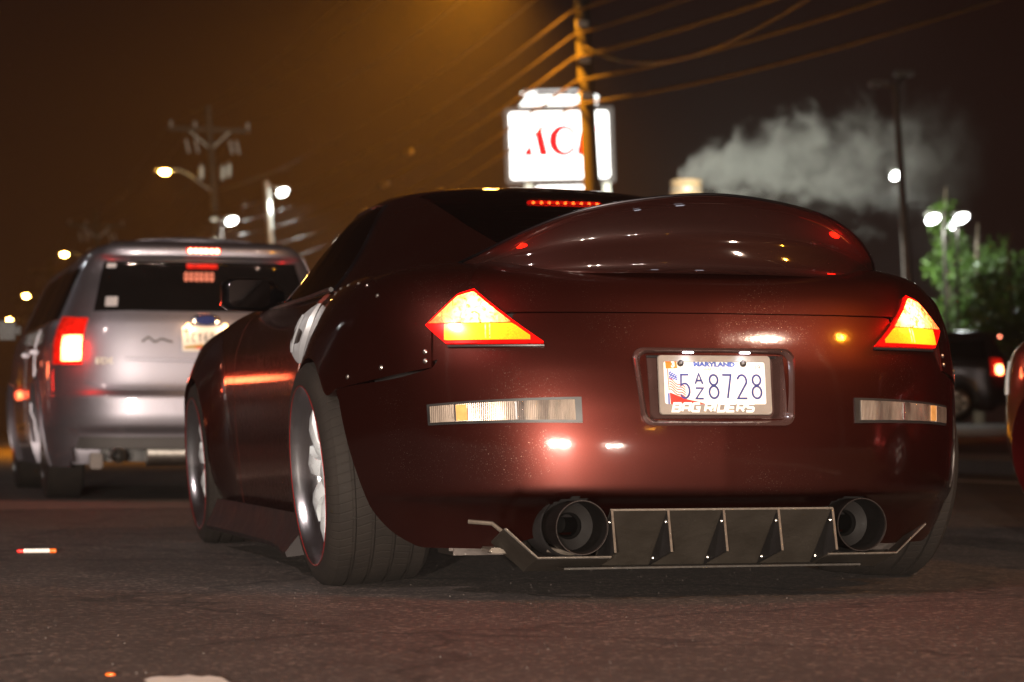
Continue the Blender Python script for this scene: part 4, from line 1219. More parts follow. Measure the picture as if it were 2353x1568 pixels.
def wagon(name, loc, rz, body, brake=True, plate_text=None, head=False, rear_detail=True, glow=9):
    T = empty(name, loc, rz)
    L = SV.L
    bd = patch('body', SV, np.linspace(-L, L, 300), lambda s: .21, lambda s: 1.645, 84, body, T, rim=0, hole=in_arch)
    ss = np.linspace(0, L, 60); V = []; nt = 9
    for s_ in ss:
        p = SV(s_, 1.645)
        for t in np.linspace(-1, 1, nt): V.append((p[0] * t, p[1], 1.645 + .03 * (1 - t * t) * min(1, abs(p[0]) / .3)))
    make('roof', V, [(i * nt + j, i * nt + j + 1, (i + 1) * nt + j + 1, (i + 1) * nt + j) for i in range(59) for j in range(nt - 1)], body, T)
    # rear: bumper, gate, window, lamps
    rb = patch('rear_bumper', SV, np.linspace(-ssy(-.46), ssy(-.46), 90), lambda s: .40 if abs(s) < SV.sx(.78) else .34, lambda s: .675, 24, body, T, rim=.01, off=.006)
    lv = patch('lower_valance', SV, np.linspace(-SV.sx(.80), SV.sx(.80), 40), lambda s: .325, lambda s: .40, 8, mat('grey_valance', (.05, .047, .047), .6, noise=(9, .2)), T, rim=.01, off=.004)
    gw = SV.sx(.735)
    gt = patch('tailgate', SV, np.linspace(-gw, gw, 60), lambda s: .695 + .05 * max(0, (abs(s) - .62) / .13), lambda s: 1.165, 30, body, T, rim=.012, off=.005)
    gp = patch('plate_pocket', SV, np.linspace(-.50, .50, 30), lambda s: .895, lambda s: 1.10, 12, body, gt, rim=.01, off=-.003 + .010)
    rw = patch('rear_window', SV, np.linspace(-SV.sx(.72), SV.sx(.72), 50), lambda s: 1.178, lambda s: 1.500, 24, M_DARKGLASS, T, rim=.006, off=.006)
    sp = patch('roof_spoiler', SV, np.linspace(-SV.sx(.76), SV.sx(.76), 50), lambda s: 1.506, lambda s: 1.625, 14, body, T, rim=.02, off=.012)
    lamp = None
    for sgn in (1, -1):
        lo = patch('tail_lamp', SV, np.linspace(SV.sx(.745), ssy(-.63), 22), lambda s: .845 + .02 * (s - SV.sx(.745)), lambda s: 1.145 - .05 * (ssy(-.63) - s), 16, M_SUVRED if brake else M_REDOFF, T, rim=.012, off=.012)
        if brake: hl = patch('brake_lens', SV, np.linspace(SV.sx(.752), ssy(-.715), 16), lambda s: .868, lambda s: 1.025, 12, M_SUVHOT, lo, rim=.004, off=.0150)
        if sgn < 0:
            for q in ([lo] + ([hl] if brake else [])):
                c = np.empty(len(q.data.vertices) * 3); q.data.vertices.foreach_get('co', c); c[0::3] *= -1; q.data.vertices.foreach_set('co', c); q.data.flip_normals()
        if brake:
            p = SV(SV.sx(.84), .95); red_glow(lo, (sgn * p[0], p[1] - .10, .95), glow, .07)
    hb = patch('high_brake_light', SV, np.linspace(-.11, .11, 8), lambda s: 1.548, lambda s: 1.580, 3, M_SUVRED if brake else M_REDOFF, T, rim=.004, off=.016)
    if brake:
        src = None
        for k in range(6):
            p = SV(-.085 + .034 * k, 1.564) + [0, -.022, 0]
            if src is None:
                m = MB(); m.sphere((0, 0, 0), .015, 10, 6); src = m.build('brake_led', M_SUVLED, hb); o = src
            else: o = src.copy(); COL.objects.link(o)
            o.location = tuple(p)
        m = patch('window_red_strip', SV, np.linspace(-.10, .10, 8), lambda s: 1.455, lambda s: 1.490, 3, M_SUVRED, hb, rim=.003, off=.010)  # red strip on the rear window that glows with the brake light
    # windows at the sides
    for (y0, y1, ztop) in ((-.55, .12, 1.46), (.20, 1.05, 1.50), (1.12, 2.02, 1.50)):
        w = patch('side_window', SV, np.linspace(ssy(y0), ssy(y1), 14), lambda s: 1.13, lambda s: ztop, 10, M_DARKGLASS, T, rim=.005, off=.005); mirrored(w)
    # the windscreen sits on the sloping front of the stack
    s_a = ssy(2.95)
    FBv = lambda u, z: np.where((np.asarray(u) > L)[..., None], SV(-(2 * L - np.asarray(u)), z), SV(np.minimum(u, L), z))
    patch('windscreen', FBv, np.linspace(s_a + .25, 2 * L - s_a - .25, 30), lambda s: 1.07, lambda s: 1.53, 12, M_DARKGLASS, T, rim=.005, off=.006)
    for (y0, y1) in ((.30, 1.06), (1.08, 2.28)):
        d = patch('door', SV, np.linspace(ssy(y0), ssy(y1), 16), lambda s: .36, lambda s: 1.10, 16, body, T, rim=.01, off=.005)
        d2 = mirrored(d)
        for q, sg in ((d, 1), (d2, -1)):
            h = MB(); pz = SV(ssy(y0 + .12), .95); h.box(min(sg * (pz[0]), sg * (pz[0] + .03)), max(sg * pz[0], sg * (pz[0] + .03)), y0 + .05, y0 + .22, .94, .97, .008); h.build('handle', body, q)
    for sgn in (1, -1):
        for wy in (0, 2.82):
            V = []; F = []; k = 28
            for i in range(k + 1):
                a = -.35 + (math.pi + .7) * i / k
                for rr, dx in ((.395, .012), (.425, .012), (.43, 0)):
                    yy, zz = wy + rr * math.cos(a), .36 + rr * math.sin(a); p = SV(ssy(yy), max(.21, zz)); V.append((sgn * (p[0] + dx), yy, zz))
                V.append((sgn * .60, wy + .395 * math.cos(a), .36 + .395 * math.sin(a)))
            for i in range(k):
                for (j, l) in ((0, 1), (1, 2), (3, 0)): F.append((i * 4 + j, (i + 1) * 4 + j, (i + 1) * 4 + l, i * 4 + l))
            make('arch_trim', V, F, body, T, True, 40)
            wheel(T, (sgn * .80, wy, .36), 0 if sgn > 0 else math.pi, 0, .36, .235, .235, 6, False, M_STEEL, M_STEEL, False, .05)
        m = MB(); m.box(min(sgn * .93, sgn * 1.12), max(sgn * .93, sgn * 1.12), 2.12, 2.24, 1.10, 1.24, .04); m.build('door_mirror', M_BLACK, T)
        hp = patch('head_lamp', SV, np.linspace(ssy(3.36), SV.s[np.argmax(SV.y > 3.70)] - .08, 14), lambda s: .70, lambda s: .86, 8, M_HEAD if head else M_CLEAR, T, rim=.01, off=.008)
        if sgn < 0:
            c = np.empty(len(hp.data.vertices) * 3); hp.data.vertices.foreach_get('co', c); c[0::3] *= -1; hp.data.vertices.foreach_set('co', c); hp.data.flip_normals()
    un = MB(); un.box(-.60, .60, -.48, 3.5, .24, .36); un.box(-.88, .88, .46, 2.36, .24, .36); un.build('underbody', M_BLACK, T)
    if rear_detail:
        ex = MB(); ex.lathe([(-.55, .03), (-.90, .035), (-.94, .05), (-.945, .044), (-.80, .035)], 20, 'y', (-.54, 0, .285)); ex.build('exhaust_tip', M_STEEL, T)
        sl = MB(); sl.lathe([(-.34, .01), (-.34, .085), (.42, .085), (.42, .01)], 20, 'x', (0, -.68, .30)); sl.build('silencer', M_STEEL, T)
        hk = MB(); hk.box(-.70, -.62, -.80, -.72, .20, .30, .01); hk.build('tow_hook', M_DARKMETAL, T)
        bs = SV(0, 1.125) + [0, -.008, 0]
        bg_ = MB(); bg_.lathe([(.010, .001), (.010, .075), (.004, .085), (0, .09)], 28, 'y'); b_ = bg_.build('oval_badge', M_CHROME, gt); b_.scale = (1, -1, .45); b_.location = tuple(bs)
        bi = MB(); bi.lathe([(.013, .001), (.013, .066), (.010, .068)], 28, 'y'); bi_ = bi.build('badge_field', mat('badge_blue', (.02, .03, .12), .15, coat=1.0, noise=(20, .2)), gt); bi_.scale = (1, -1, .42); bi_.location = tuple(bs)

        def put(nm, vf, xc, zc, m, dy=.012):
            p = SV(abs(xc), zc); q = SV(abs(xc), zc + .1); sl_ = (q[1] - p[1]) / .1
            v, f = vf; return make(nm, [(xc + a, p[1] - dy + sl_ * b, zc + b) for a, b in v], f, m, gt, False)
        pl = put('license_plate', poly(rrect(.305, .155, .01)), .0, 1.005, M_PLATEWHITE, .022)
        if plate_text:
            items = [(c, -.132 + .0385 * i, -.022, .026, .062) for i, c in enumerate(plate_text)]
            put('plate_number', glyphs(items, .0075), .0, 1.005, M_BLACK, .025)
            put('plate_motif', poly([(-.14, -.045), (-.03, -.03), (.05, -.042), (.14, -.05), (.14, -.062), (-.14, -.06)]), .0, 1.005, M_GOLD, .025)
            put('plate_motif', poly([(-.08, -.05), (.0, -.046), (.06, -.056), (-.05, -.062)]), .0, 1.005, M_PRED, .027)
            put('month_sticker', poly(rrect(.03, .022, .003)), -.125, 1.06, M_PRED, .026)
            v, f = text_geo('EDGE', .052, .003, 0, 1.25); put('model_lettering', (v, f), -.60, .865, M_STEEL, .012)
            put('round_decal', poly([(.052 * math.cos(a), .052 * math.sin(a)) for a in np.linspace(0, 2 * math.pi, 20)[:-1]]), .265, 1.0, M_GOLD, .016)
            put('toggle_badge', strokes([[(-.10, 0), (-.06, .03), (-.02, 0), (.02, .02), (.09, .0)]], .012), -.30, .985, M_DARKMETAL, .016)
            put('gate_emblem', poly(rrect(.16, .05, .01)), .0, .79, M_DARKMETAL, .011)
            st = patch('window_sticker', SV, np.linspace(-.655, -.565, 4), lambda s: 1.205, lambda s: 1.265, 4, M_STICKER, rw, rim=0, off=.009)
            st = patch('window_sticker', SV, np.linspace(-.69, -.60, 4), lambda s: 1.455, lambda s: 1.485, 3, M_STICKER, rw, rim=0, off=.009)
            M_WARM = emitter('warm_plate_bulb', (1.0, .55, .22), 9.0)
            for x in (-.115, .115):
                p = SV(0, 1.09); b = MB(); b.sphere((x, p[1] - .03, 1.088), .016, 8, 6); bo = b.build('plate_lamp', M_WARM, gt)
                ld = bpy.data.lights.new('plate_lamp_light', 'POINT'); ld.energy = .9; ld.color = (1, .6, .3); ld.shadow_soft_size = .02
                lo_ = bpy.data.objects.new('plate_lamp_light', ld); link(lo_, bo); lo_.location = (x, p[1] - .055, 1.085)
            ov = MB(); ov.tube([(SV(-SV.sx(.5), .88) + [0, -.012, 0]), (SV(-.3, .875) + [0, -.014, 0]), (SV(0, .87) + [0, -.016, 0]), (SV(.3, .875) + [0, -.014, 0]), (SV(.6, .88) + [0, -.012, 0])], .010, 6); ov.build('pocket_ledge', body, gt)
    return T


suv = wagon('tall_wagon', ST(-.10, 9.02), TH, M_SILVER, True, '1CY6941')
tag(suv, 'silver tall wagon with lit brake lights stopped ahead of the coupe', 'car')
pk = wagon('tall_wagon', (0, 0, 0), 0, M_GREYPAINT, True, None, False, False)
pp = W(2196, 965, 44); pk.location = (pp[0], pp[1], .55); pk.rotation_euler = (0, 0, R(80))
tag(pk, 'dark grey wagon parked side on in the lot, red tail light at right', 'car')
# the next lane: a red car at the right edge of the frame, and two cars ahead on the left whose lights the coupe's door mirrors
rc = wagon('tall_wagon', ST(3.20, -1.30), TH, M_REDPAINT, False, None, False, False); rc.scale = (1, 1, .84)
tag(rc, 'red car cut off by the right edge of the frame', 'car')
lc0 = wagon('tall_wagon', ST(-7.4, 9.5), TH, M_BLACKPAINT, True, None, False, False, 4)
tag(lc0, 'black wagon with lit brake lights nearest in the outer left lane', 'car', 'queue in the left lane')
lc1 = wagon('tall_wagon', ST(-3.6, 12.6), TH, M_GREYPAINT, True, None, False, False)
tag(lc1, 'grey wagon with lit brake lights ahead in the left lane', 'car', 'queue in the left lane')
lc2 = wagon('tall_wagon', ST(-3.6, 32.0), TH, M_BLACKPAINT, True, None, False, False)
tag(lc2, 'black wagon with lit brake lights far ahead in the left lane', 'car', 'queue in the left lane')
# traffic waiting behind the photographer, headlights on
for k, (a, b, pt, lab) in enumerate(((-4.9, -19.0, M_GREYPAINT, 'grey wagon with headlights on waiting behind in the left lane'), (1.2, -34.0, M_BLACKPAINT, 'black wagon with headlights on waiting far behind the coupe'))):
    fc = wagon('tall_wagon', ST(a, b), TH, pt, False, None, True, False); tag(fc, lab, 'car', 'traffic waiting behind')
    for sx_ in (-.68, .68):
        ld = bpy.data.lights.new('headlamp_beam', 'SPOT'); ld.energy = 15000 if k == 0 else 4500; ld.color = (1.0, .84, .70); ld.spot_size = R(75); ld.spot_blend = .9; ld.shadow_soft_size = .06
        lo = bpy.data.objects.new('headlamp_beam', ld); link(lo, fc); lo.location = (sx_, 3.85, .80); lo.rotation_euler = (R(89), 0, 0)


# ================================================================== poles, lamps and wires
M_SODIUM = emitter('sodium_bulb', (1.0, .52, .10), 360.0)
M_WLED = emitter('white_lamp_lens', (.95, 1.0, .98), 40.0)
STREET_AMBER_W = 86000


def spot(name, parent, loc, energy, col, size=150, blend=.6, rad=.12, rot=(0, 0, 0)):
    ld = bpy.data.lights.new(name, 'SPOT'); ld.energy = energy; ld.color = col; ld.spot_size = R(size); ld.spot_blend = blend; ld.shadow_soft_size = rad
    o = bpy.data.objects.new(name, ld); link(o, parent); o.location = tuple(loc); o.rotation_euler = rot; return o


def utility_pole(base, lean, label, arm=True, lamp=True, lamp_to=None, power=STREET_AMBER_W, H=12.6):
    T = empty('utility_pole', base, TH); tag(T, label, 'utility pole', 'wooden utility poles along the road')
    m = MB(); tx = math.tan(lean); m.tube([(-tx * z, 0, z) for z in (-.2, 3, 6, 9, H)], [.19, .175, .16, .145, .12], 16); m.build('pole', M_WOOD, T)
    X = lambda z: -tx * z
    if arm:
        c = MB(); c.box(X(11.7) - 1.55, X(11.7) + 1.55, -.06, .06, 11.62, 11.78); ca = c.build('crossarm', M_WOOD, T, False)
        b = MB(); b.tube([(X(11) , -.05, 10.95), (X(11.7) - .75, -.07, 11.62)], .02, 6); b.build('arm_brace', M_GALV, T)
        b = MB(); b.tube([(X(11), -.05, 10.95), (X(11.7) + .75, -.07, 11.62)], .02, 6); b.build('arm_brace', M_GALV, T)
        src = None
        for x in (-1.45, -.55, 1.45):
            if src is None:
                i = MB(); i.lathe([(0, .03), (.05, .075), (.08, .04), (.12, .07), (.15, .04), (.2, .055), (.24, .02)], 14, 'z'); src = i.build('insulator', M_CERAMIC, ca); o = src
            else: o = src.copy(); COL.objects.link(o)
            o.location = (X(11.7) + x, 0, 11.78)
        for dx, dz in ((-.42, 9.9), (.38, 9.9), (.62, 10.0)):
            i = MB(); i.lathe([(0, .02), (.04, .10), (.5, .11), (.55, .05), (.62, .03)], 14, 'z', (X(10) + dx, 0, dz - .1)); i.build('transformer_can', M_GALV, T)
        for x in (-.95, -.6, .7, .95):
            i = MB(); i.tube([(X(11) + x, -.08, 11.3), (X(11) + x + .12, -.10, 10.8)], .045, 8); i.build('fuse_cutout', M_CERAMIC, T)
    for z in (6.9, 7.6, 8.3):
        q = MB(); q.box(X(z) - .18, X(z) + .05, -.2, -.12, z - .06, z + .06); q.build('cable_bracket', M_GALV, T, False)
    if lamp:
        lx, lz = lamp_to or (-2.45, 10.1)
        a = MB(); a.tube([(X(9.2), -.05, 9.3), (X(9.2) - .9, -.06, 9.95), (lx + .5, -.05, lz + .06), (lx + .2, -.05, lz + .06)], .035, 8); arm_o = a.build('lamp_arm', M_GALV, T)
        h = MB(); V = []
        for (x, w, zt) in ((.38, .05, .05), (.25, .11, .10), (.0, .17, .13), (-.25, .16, .11), (-.42, .07, .04)):
            V += [(lx + x, -.05 - w, lz), (lx + x, -.05, lz + zt), (lx + x, -.05 + w, lz)]
        F = [(i * 3 + j, i * 3 + j + 1, (i + 1) * 3 + j + 1, (i + 1) * 3 + j) for i in range(4) for j in range(2)]
        hd = make('lamp_head', V, F, M_GALV, T)
        b = MB(); b.sphere((lx - .05, -.05, lz - .03), .15, 16, 10, (1.15, .8, .7)); b.build('lamp_bulb', M_SODIUM, hd)
        spot('sodium_lamp', hd, (lx - .05, -.05, lz - .20), power, SODIUM, 160, 1.0, .15, (R(20), R(22), 0))
    return T


def pole_top(base, lean, x, z): 
    c, s_ = math.cos(TH), math.sin(TH); lx = -math.tan(lean) * z + x
    return np.array([base[0] + c * lx, base[1] + s_ * lx, z])


POLES = []
b1 = W(1394, 985, 47.0); b2 = W(528, 985, 91.0); b3 = W(240, 985, 134.0); b4 = W(124, 985, 176); b5 = W(72, 985, 215)
b0 = b1 - (b2 - b1); bm1 = b1 - 2 * (b2 - b1)
LEAN = [R(3.0), R(3.3), R(4.0), R(2.6), R(1.5), R(1.0), R(1.0)]
labs = ['wooden utility pole near the photographer, out of the frame', 'large wooden utility pole standing in front of the white lit sign', 'wooden utility pole with crossarm and amber lamp left of the white lamps',
        'distant wooden utility pole with crossarm above the silver wagon', 'far small utility pole with amber lamp at the left edge', 'farthest utility pole with the lowest amber lamp at the left edge', 'wooden utility pole far behind the photographer, out of the frame']
bases = [b0, b1, b2, b3, b4, b5, bm1]
for i, b in enumerate(bases):
    b = np.array([b[0], b[1], 0.0]); bases[i] = b
    utility_pole(b, LEAN[i], labs[i], arm=True, lamp=True, lamp_to=(-math.tan(LEAN[i]) * 10 - 1.75, 10.1), power=STREET_AMBER_W * (.045 if i == 0 else (1.0 if i == 1 else .02)))


def catenary(p, q, sag, n=22):
    return [p + (q - p) * t - np.array([0, 0, sag * 4 * t * (1 - t)]) for t in np.linspace(0, 1, n)]


order = [6, 0, 1, 2, 3, 4, 5]
wires = [(-1.45, 12.0, .011, .9, 'high voltage line on the left end of the crossarms'), (-.55, 12.0, .011, .9, 'high voltage line near the middle of the crossarms'), (1.45, 12.0, .011, .9, 'high voltage line on the right end of the crossarms'),
         (-.25, 9.3, .014, .7, 'neutral wire below the crossarms'), (-.22, 8.55, .030, .75, 'uppermost thick telecom cable'), (-.2, 8.1, .026, .8, 'second thick telecom cable from the top'), (-.22, 7.65, .034, .85, 'third thick telecom cable from the top'),
         (-.2, 7.2, .030, .95, 'fourth thick telecom cable from the top'), (-.22, 6.75, .026, 1.0, 'lowest thick telecom cable')]
for (x, z, r_, sag, lab) in wires:
    pts = []
    for i, j in zip(order[:-1], order[1:]):
        c = catenary(pole_top(bases[i], LEAN[i], x, z), pole_top(bases[j], LEAN[j], x, z), sag * np.linalg.norm(bases[i] - bases[j]) / 45)
        pts += c[:-1]
    pts.append(c[-1])
    m = MB(); m.tube(pts, r_, 6); o = m.build('overhead_wire', M_CABLE); tag(o, lab + ' strung between the utility poles', 'wire', 'overhead wires between the poles')
# cable splice cases hanging on the telecom strands
for k, (t, z, lab) in enumerate(((.30, 8.1, 'upper'), (.36, 7.65, 'middle'), (.42, 7.2, 'lower'), (.24, 6.75, 'lowest'))):
    p, q = pole_top(bases[1], LEAN[1], -.2, z), pole_top(bases[2], LEAN[2], -.2, z); c = p + (q - p) * t - np.array([0, 0, .85 * 4 * t * (1 - t) + .06])
    d = (q - p) / np.linalg.norm(q - p); m = MB(); m.tube([c - d * .3, c - d * .25, c + d * .25, c + d * .3], [.03, .075, .075, .03], 10)
    o = m.build('splice_case', M_STEEL); tag(o, 'pale splice case on the ' + lab + ' telecom cable', 'cable box', 'splice cases on the cables')
for (px, py, D, dd) in ((1620, -30, 30, 0),):
    p = pole_top(bases[1], LEAN[1], 0, 7.9 - dd * .55); q = W(px + 700, py - 330, 16)
    m = MB(); m.tube(catenary(p, q, .8), .022, 6); o = m.build('service_drop', M_CABLE); tag(o, ('upper' if dd == 0 else 'lower') + ' service cable running up right from the large utility pole', 'wire', 'service cables')


def lot_lamp(px, ptop, pbot, D, label, heads, lean=0.0, lit=True, power=1800, base_z=0.0, col=(.92, 1, .97), poleR=.09, group='white lamps beyond the road'):
    """heads: (px, py) of every lamp head"""
    top = W(px, ptop, D); T = empty('lamp_post', (top[0] + math.tan(lean) * (top[2] - base_z), D, base_z)); tag(T, label, 'lamp post', group)
    H = top[2] - base_z; m = MB(); m.tube([(0, 0, 0), (-math.tan(lean) * H * .5, 0, H * .5), (-math.tan(lean) * H, 0, H)], [poleR * 1.2, poleR, poleR * .8], 14)
    m.build('pole', M_GALV if poleR > .1 else M_DARKMETAL, T); xt = -math.tan(lean) * H
    for (hx, hy) in heads:
        w = W(hx, hy, D); lx = w[0] - T.location.x; lz = w[2] - base_z
        a = MB(); a.tube([(xt, 0, H - .15), ((xt + lx) / 2, 0, (H + lz) / 2), (lx, 0, lz + .05)], .035, 8); a.build('arm', M_GALV if lit else M_DARKMETAL, T)
        h = MB(); h.box(lx - .22, lx + .22, -.12, .22, lz + .05, lz + .16, .03); hd = h.build('lamp_head', M_GALV if lit else M_DARKMETAL, T)
        hd.rotation_euler = (0, 0, 0)
        if lit:
            b = MB(); b.sphere((0, 0, 0), .165, 16, 8, (1.25, .8, .72)); lns = b.build('lamp_lens', M_WLED, hd); lns.location = (lx, -.05, lz - .02); lns.rotation_euler = (0, R(-28), 0)
            spot('white_lamp', hd, (lx, -.05, lz - .25), power, col, 165, .4, .2)
    return T


lot_lamp(612, 418, 985, 78, 'pale lamp post with one white lamp left of the coupe roof', [(650, 441)], R(4.2), True, 900, 0.0, poleR=.13)
lot_lamp(508, 500, 985, 84, 'white lamp glowing just right of the crossarm pole', [(533, 507)], R(2), True, 700, 0.0, poleR=.05)
lot_lamp(2056, 192, 985, 52, 'tall dark lamp post with two unlit heads at the right', [(2022, 204), (2078, 180)], R(3.8), False, 0, .55, poleR=.085, group='lamp posts in the lot')
lot_lamp(2066, 372, 985, 74, 'small white lamp behind the tall dark post', [(2060, 402)], R(2), True, 400, .6, poleR=.05, group='lamp posts in the lot')
lot_lamp(2168, 480, 985, 66, 'bright white lamp against the leafy tree', [(2143, 502)], R(1), True, 650, .6, poleR=.05, group='lamp posts in the lot')
lot_lamp(2196, 482, 985, 64, 'white lamp right of the leafy tree', [(2208, 500)], R(1), True, 350, .6, poleR=.05, group='lamp posts in the lot')
lot_lamp(2184, 500, 985, 80, 'smaller low white lamp between two brighter ones', [(2188, 517)], R(1), True, 300, .6, poleR=.04, group='lamp posts in the lot')


def white_street_lamp(a, b, H, label, power, toward, col=(.93, .97, 1.0)):
    T = empty('lamp_post', ST(a, b), TH); tag(T, label, 'lamp post', 'white street lamps out of the frame')
    m = MB(); m.tube([(0, 0, 0), (0, 0, H * .5), (0, 0, H), (toward * .6, 0, H + .25), (toward * 1.8, 0, H + .3)], [.11, .09, .07, .05, .04], 12); m.build('pole', M_GALV, T)
    h = MB(); h.box(toward * 2.0 - .35, toward * 2.0 + .35, -.16, .16, H + .24, H + .36, .03); hd = h.build('lamp_head', M_GALV, T)
    b_ = MB(); b_.sphere((toward * 2.0, 0, H + .23), .22, 14, 8, (1.2, .6, .4)); b_.build('lamp_lens', M_WLED, hd)
    spot('white_lamp', hd, (toward * 2.0, 0, H + .08), power, col, 150, .5, .18)


white_street_lamp(-12.5, -5.0, 8.6, 'white street lamp left of the photographer, out of the frame', 5600, 1, (1.0, .80, .74))
white_street_lamp(-12.5, 27.0, 8.6, 'white street lamp ahead on the left, out of the frame', 2600, 1)
white_street_lamp(8.2, -9.5, 10.0, 'white street lamp behind the photographer on the right, out of the frame', 3300, -1, (1.0, .68, .50))


# ================================================================== lit shop sign
M_SIGNLIT = emitter('sign_white_face', (1.0, 1.0, .97), 6.0, sample=True)
M_SIGNRED = emitter('sign_red', (1.0, .0, .004), 6.0)
M_SIGNGREY = mat('sign_cabinet', (.06, .05, .05), .5, .4, noise=(5, .3))
SD = 78.0; sg = empty('lit_shop_sign', (W(1290, 985, SD)[0], SD, 0)); tag(sg, 'white lit shop sign with red letters behind the large pole', 'sign')
k_ = SD / FPX; sx0 = sg.location.x
def SGp(px, py, dy=0.0):
    p = W(px, py, SD); return (p[0] - sx0, dy, p[2])
ROLL = R(1.9)
def panel(name, x0, x1, y0, y1, m, dy, parent, dep=.35, r=.09, tilt=True):
    pts = []
    w, h = (x1 - x0) * k_, (y1 - y0) * k_; c = SGp((x0 + x1) / 2, (y0 + y1) / 2)
    for (x, z) in rrect(w, h, r): 
        pts.append((c[0] + x - math.tan(ROLL) * z, c[2] + z + math.tan(R(1.1)) * x))
    mb = MB(); mb.prism(pts, dy, dy + dep, lambda u, v, t: (u, t, v)); return mb.build(name, m, parent, False)
cab = panel('sign_cabinet', 1160, 1412, 246, 422, M_SIGNGREY, .02, sg, .5)
panel('sign_face', 1172, 1399, 257, 411, M_SIGNLIT, -.02, sg, .03)
panel('lower_panel', 1231, 1346, 428, 442, M_SIGNLIT, -.02, sg, .3)
panel('lower_stripe', 1262, 1350, 438.5, 443.5, M_SIGNRED, -.035, sg, .01, .02)
pl_ = MB(); 
for px in (1215, 1395):
    p = SGp(px, 640); pl_.box(p[0] - .12, p[0] + .12, .1, .34, 0, SGp(px, 300)[2])
pl_.build('sign_legs', M_GALV, sg, False)
def sign_shape(name, polys, m, dy):
    V = []; F = []
    for P in polys:
        o = len(V)
        for q in (0, 1):
            V += [SGp(x, y, dy - .03 * q) for x, y in P]
        n = len(P); F += [tuple(range(o + n, o + 2 * n))] + [(o + i, o + (i + 1) % n, o + n + (i + 1) % n, o + n + i) for i in range(n)]
    return make(name, V, F, m, sg, False)
def grow(P, d):
    P = np.array(P, float); n = len(P); ar_ = sum(P[i][0] * P[(i + 1) % n][1] - P[(i + 1) % n][0] * P[i][1] for i in range(n)); sg_ = 1 if ar_ > 0 else -1; out = []
    for i in range(n):
        a = P[i] - P[i - 1]; b = P[(i + 1) % n] - P[i]; a /= np.linalg.norm(a); b /= np.linalg.norm(b)
        na, nb = np.array([a[1], -a[0]]) * sg_, np.array([b[1], -b[0]]) * sg_; m = na + nb; m /= np.linalg.norm(m) + 1e-9; out.append(tuple(P[i] + m * d * min(1.8, 1 / max(.35, m.dot(na)))))
    return out
Z = lambda x, y: ((1200 + x / 5.2265) / 1.0625, (180 + y / 5.2265) / 1.0625)
sign_shape('letter_a', [[Z(*p) for p in grow(q, 24)] for q in (((624, 672), (706, 1034), (628, 1034), (571, 775)), ((487, 920), (515, 1038), (420, 1038)))], M_SIGNRED, -.03)
co = [(915 + 192 * math.cos(R(a)), 857 - 204 * math.sin(R(a))) for a in np.linspace(22, 335, 40)]
ci = [(935 + 104 * math.cos(R(a)) * (1.0 if math.cos(R(a)) > 0 else .84), 855 - 134 * math.sin(R(a))) for a in np.linspace(335, 22, 40)]
CV = [Z(*p) for p in co]; CI = [Z(*p) for p in ci[::-1]]
V = []; F = []
for (a, b) in zip(CV, CI): V += [SGp(a[0], a[1], -.06), SGp(b[0], b[1], -.06), SGp(a[0], a[1], -.02), SGp(b[0], b[1], -.02)]
for i in range(39):
    for (p, q) in ((0, 1), (1, 3), (3, 2), (2, 0)): F.append((4 * i + p, 4 * i + q, 4 * i + 4 + q, 4 * i + 4 + p))
make('letter_c', V, F, M_SIGNRED, sg, False)
sign_shape('letter_e', [[Z(*p) for p in grow(((1190, 690), (1352, 706), (1300, 722), (1215, 722), (1200, 842), (1325, 855), (1312, 880), (1192, 872), (1180, 1005), (1330, 1000), (1330, 1034), (1102, 1028), (1140, 790), (1160, 690)), 20)]], M_SIGNRED, -.03)
v, f = text_geo('Hardware', .42, .006, 0, 1.1); cc = SGp(1290, 391)
make('sign_small_lettering', [(cc[0] + x, -.035, cc[2] + z) for x, z in v], f, mat('sign_pale_grey', (.5, .5, .5), .5, emit=(.8, .8, .8), es=1.6, sample=False, noise=(4, .05)), sg, False)
# script channel letters above the cabinet: lit, bold and run together
v, f = text_geo('Zemmers', .52, .045, 0, 1.2); cc = SGp(1286, 229); V = [(cc[0] + x, -.1, cc[2] + z + .02 * x) for x, z in v]
v2 = [(x, .05, z) for x, _, z in V]
make('script_letters', V, f, emitter('script_letter_white', (1, 1, .97), 4.0), sg, False)
rail_ = MB(); p = SGp(1190, 247); q = SGp(1380, 243); rail_.tube([(p[0], .1, p[2]), (q[0], .1, q[2])], .05, 8); rail_.build('letter_rail', M_SIGNGREY, sg)
bx = panel('top_board', 1205, 1345, 203, 209, mat('pale_board', (.4, .4, .44), .5, noise=(3, .3)), .3, sg, .1, .03)


# ================================================================== building with chimney, smoke
CD = 70.0
M_STUCCO = mat('stucco', (.22, .19, .16), .9, noise=(2, .2), bump=(20, .3))
M_BRICKY = mat('chimney_render', (.36, .24, .13), .85, noise=(2.5, .35), bump=(12, .5))
xl, xr = W(1240, 500, CD)[0], W(1930, 500, CD)[0]
bt = empty('low_store_building', ((xl + xr) / 2, CD + 6, 0)); tag(bt, 'low flat roofed store building mostly hidden behind the coupe', 'building')
hw = (xr - xl) / 2; m = MB(); m.box(-hw, hw, -5, 8, 0, 5.6); m.build('wall', M_STUCCO, bt, False)
m = MB(); m.box(-hw - .15, hw + .15, -5.15, 8.15, 5.6, 5.95, .04); m.build('parapet', M_CONCRETE, bt)
for i in range(4):
    x = -hw + (2 * hw) * (i + .5) / 4; m = MB(); m.box(x - .8, x + .8, -5.06, -5.003, .9, 3.2); w_ = m.build('window', M_GALV, bt, False)
    m = MB(); m.box(x - .72, x + .72, -5.08, -5.062, .98, 3.12); m.build('pane', M_DARKGLASS, w_, False)
cp_ = W(1586, 402, CD); ct = empty('chimney_stack', (cp_[0], CD + 1.6, 5.95)); tag(ct, 'squat tan chimney stack giving off white smoke', 'chimney')
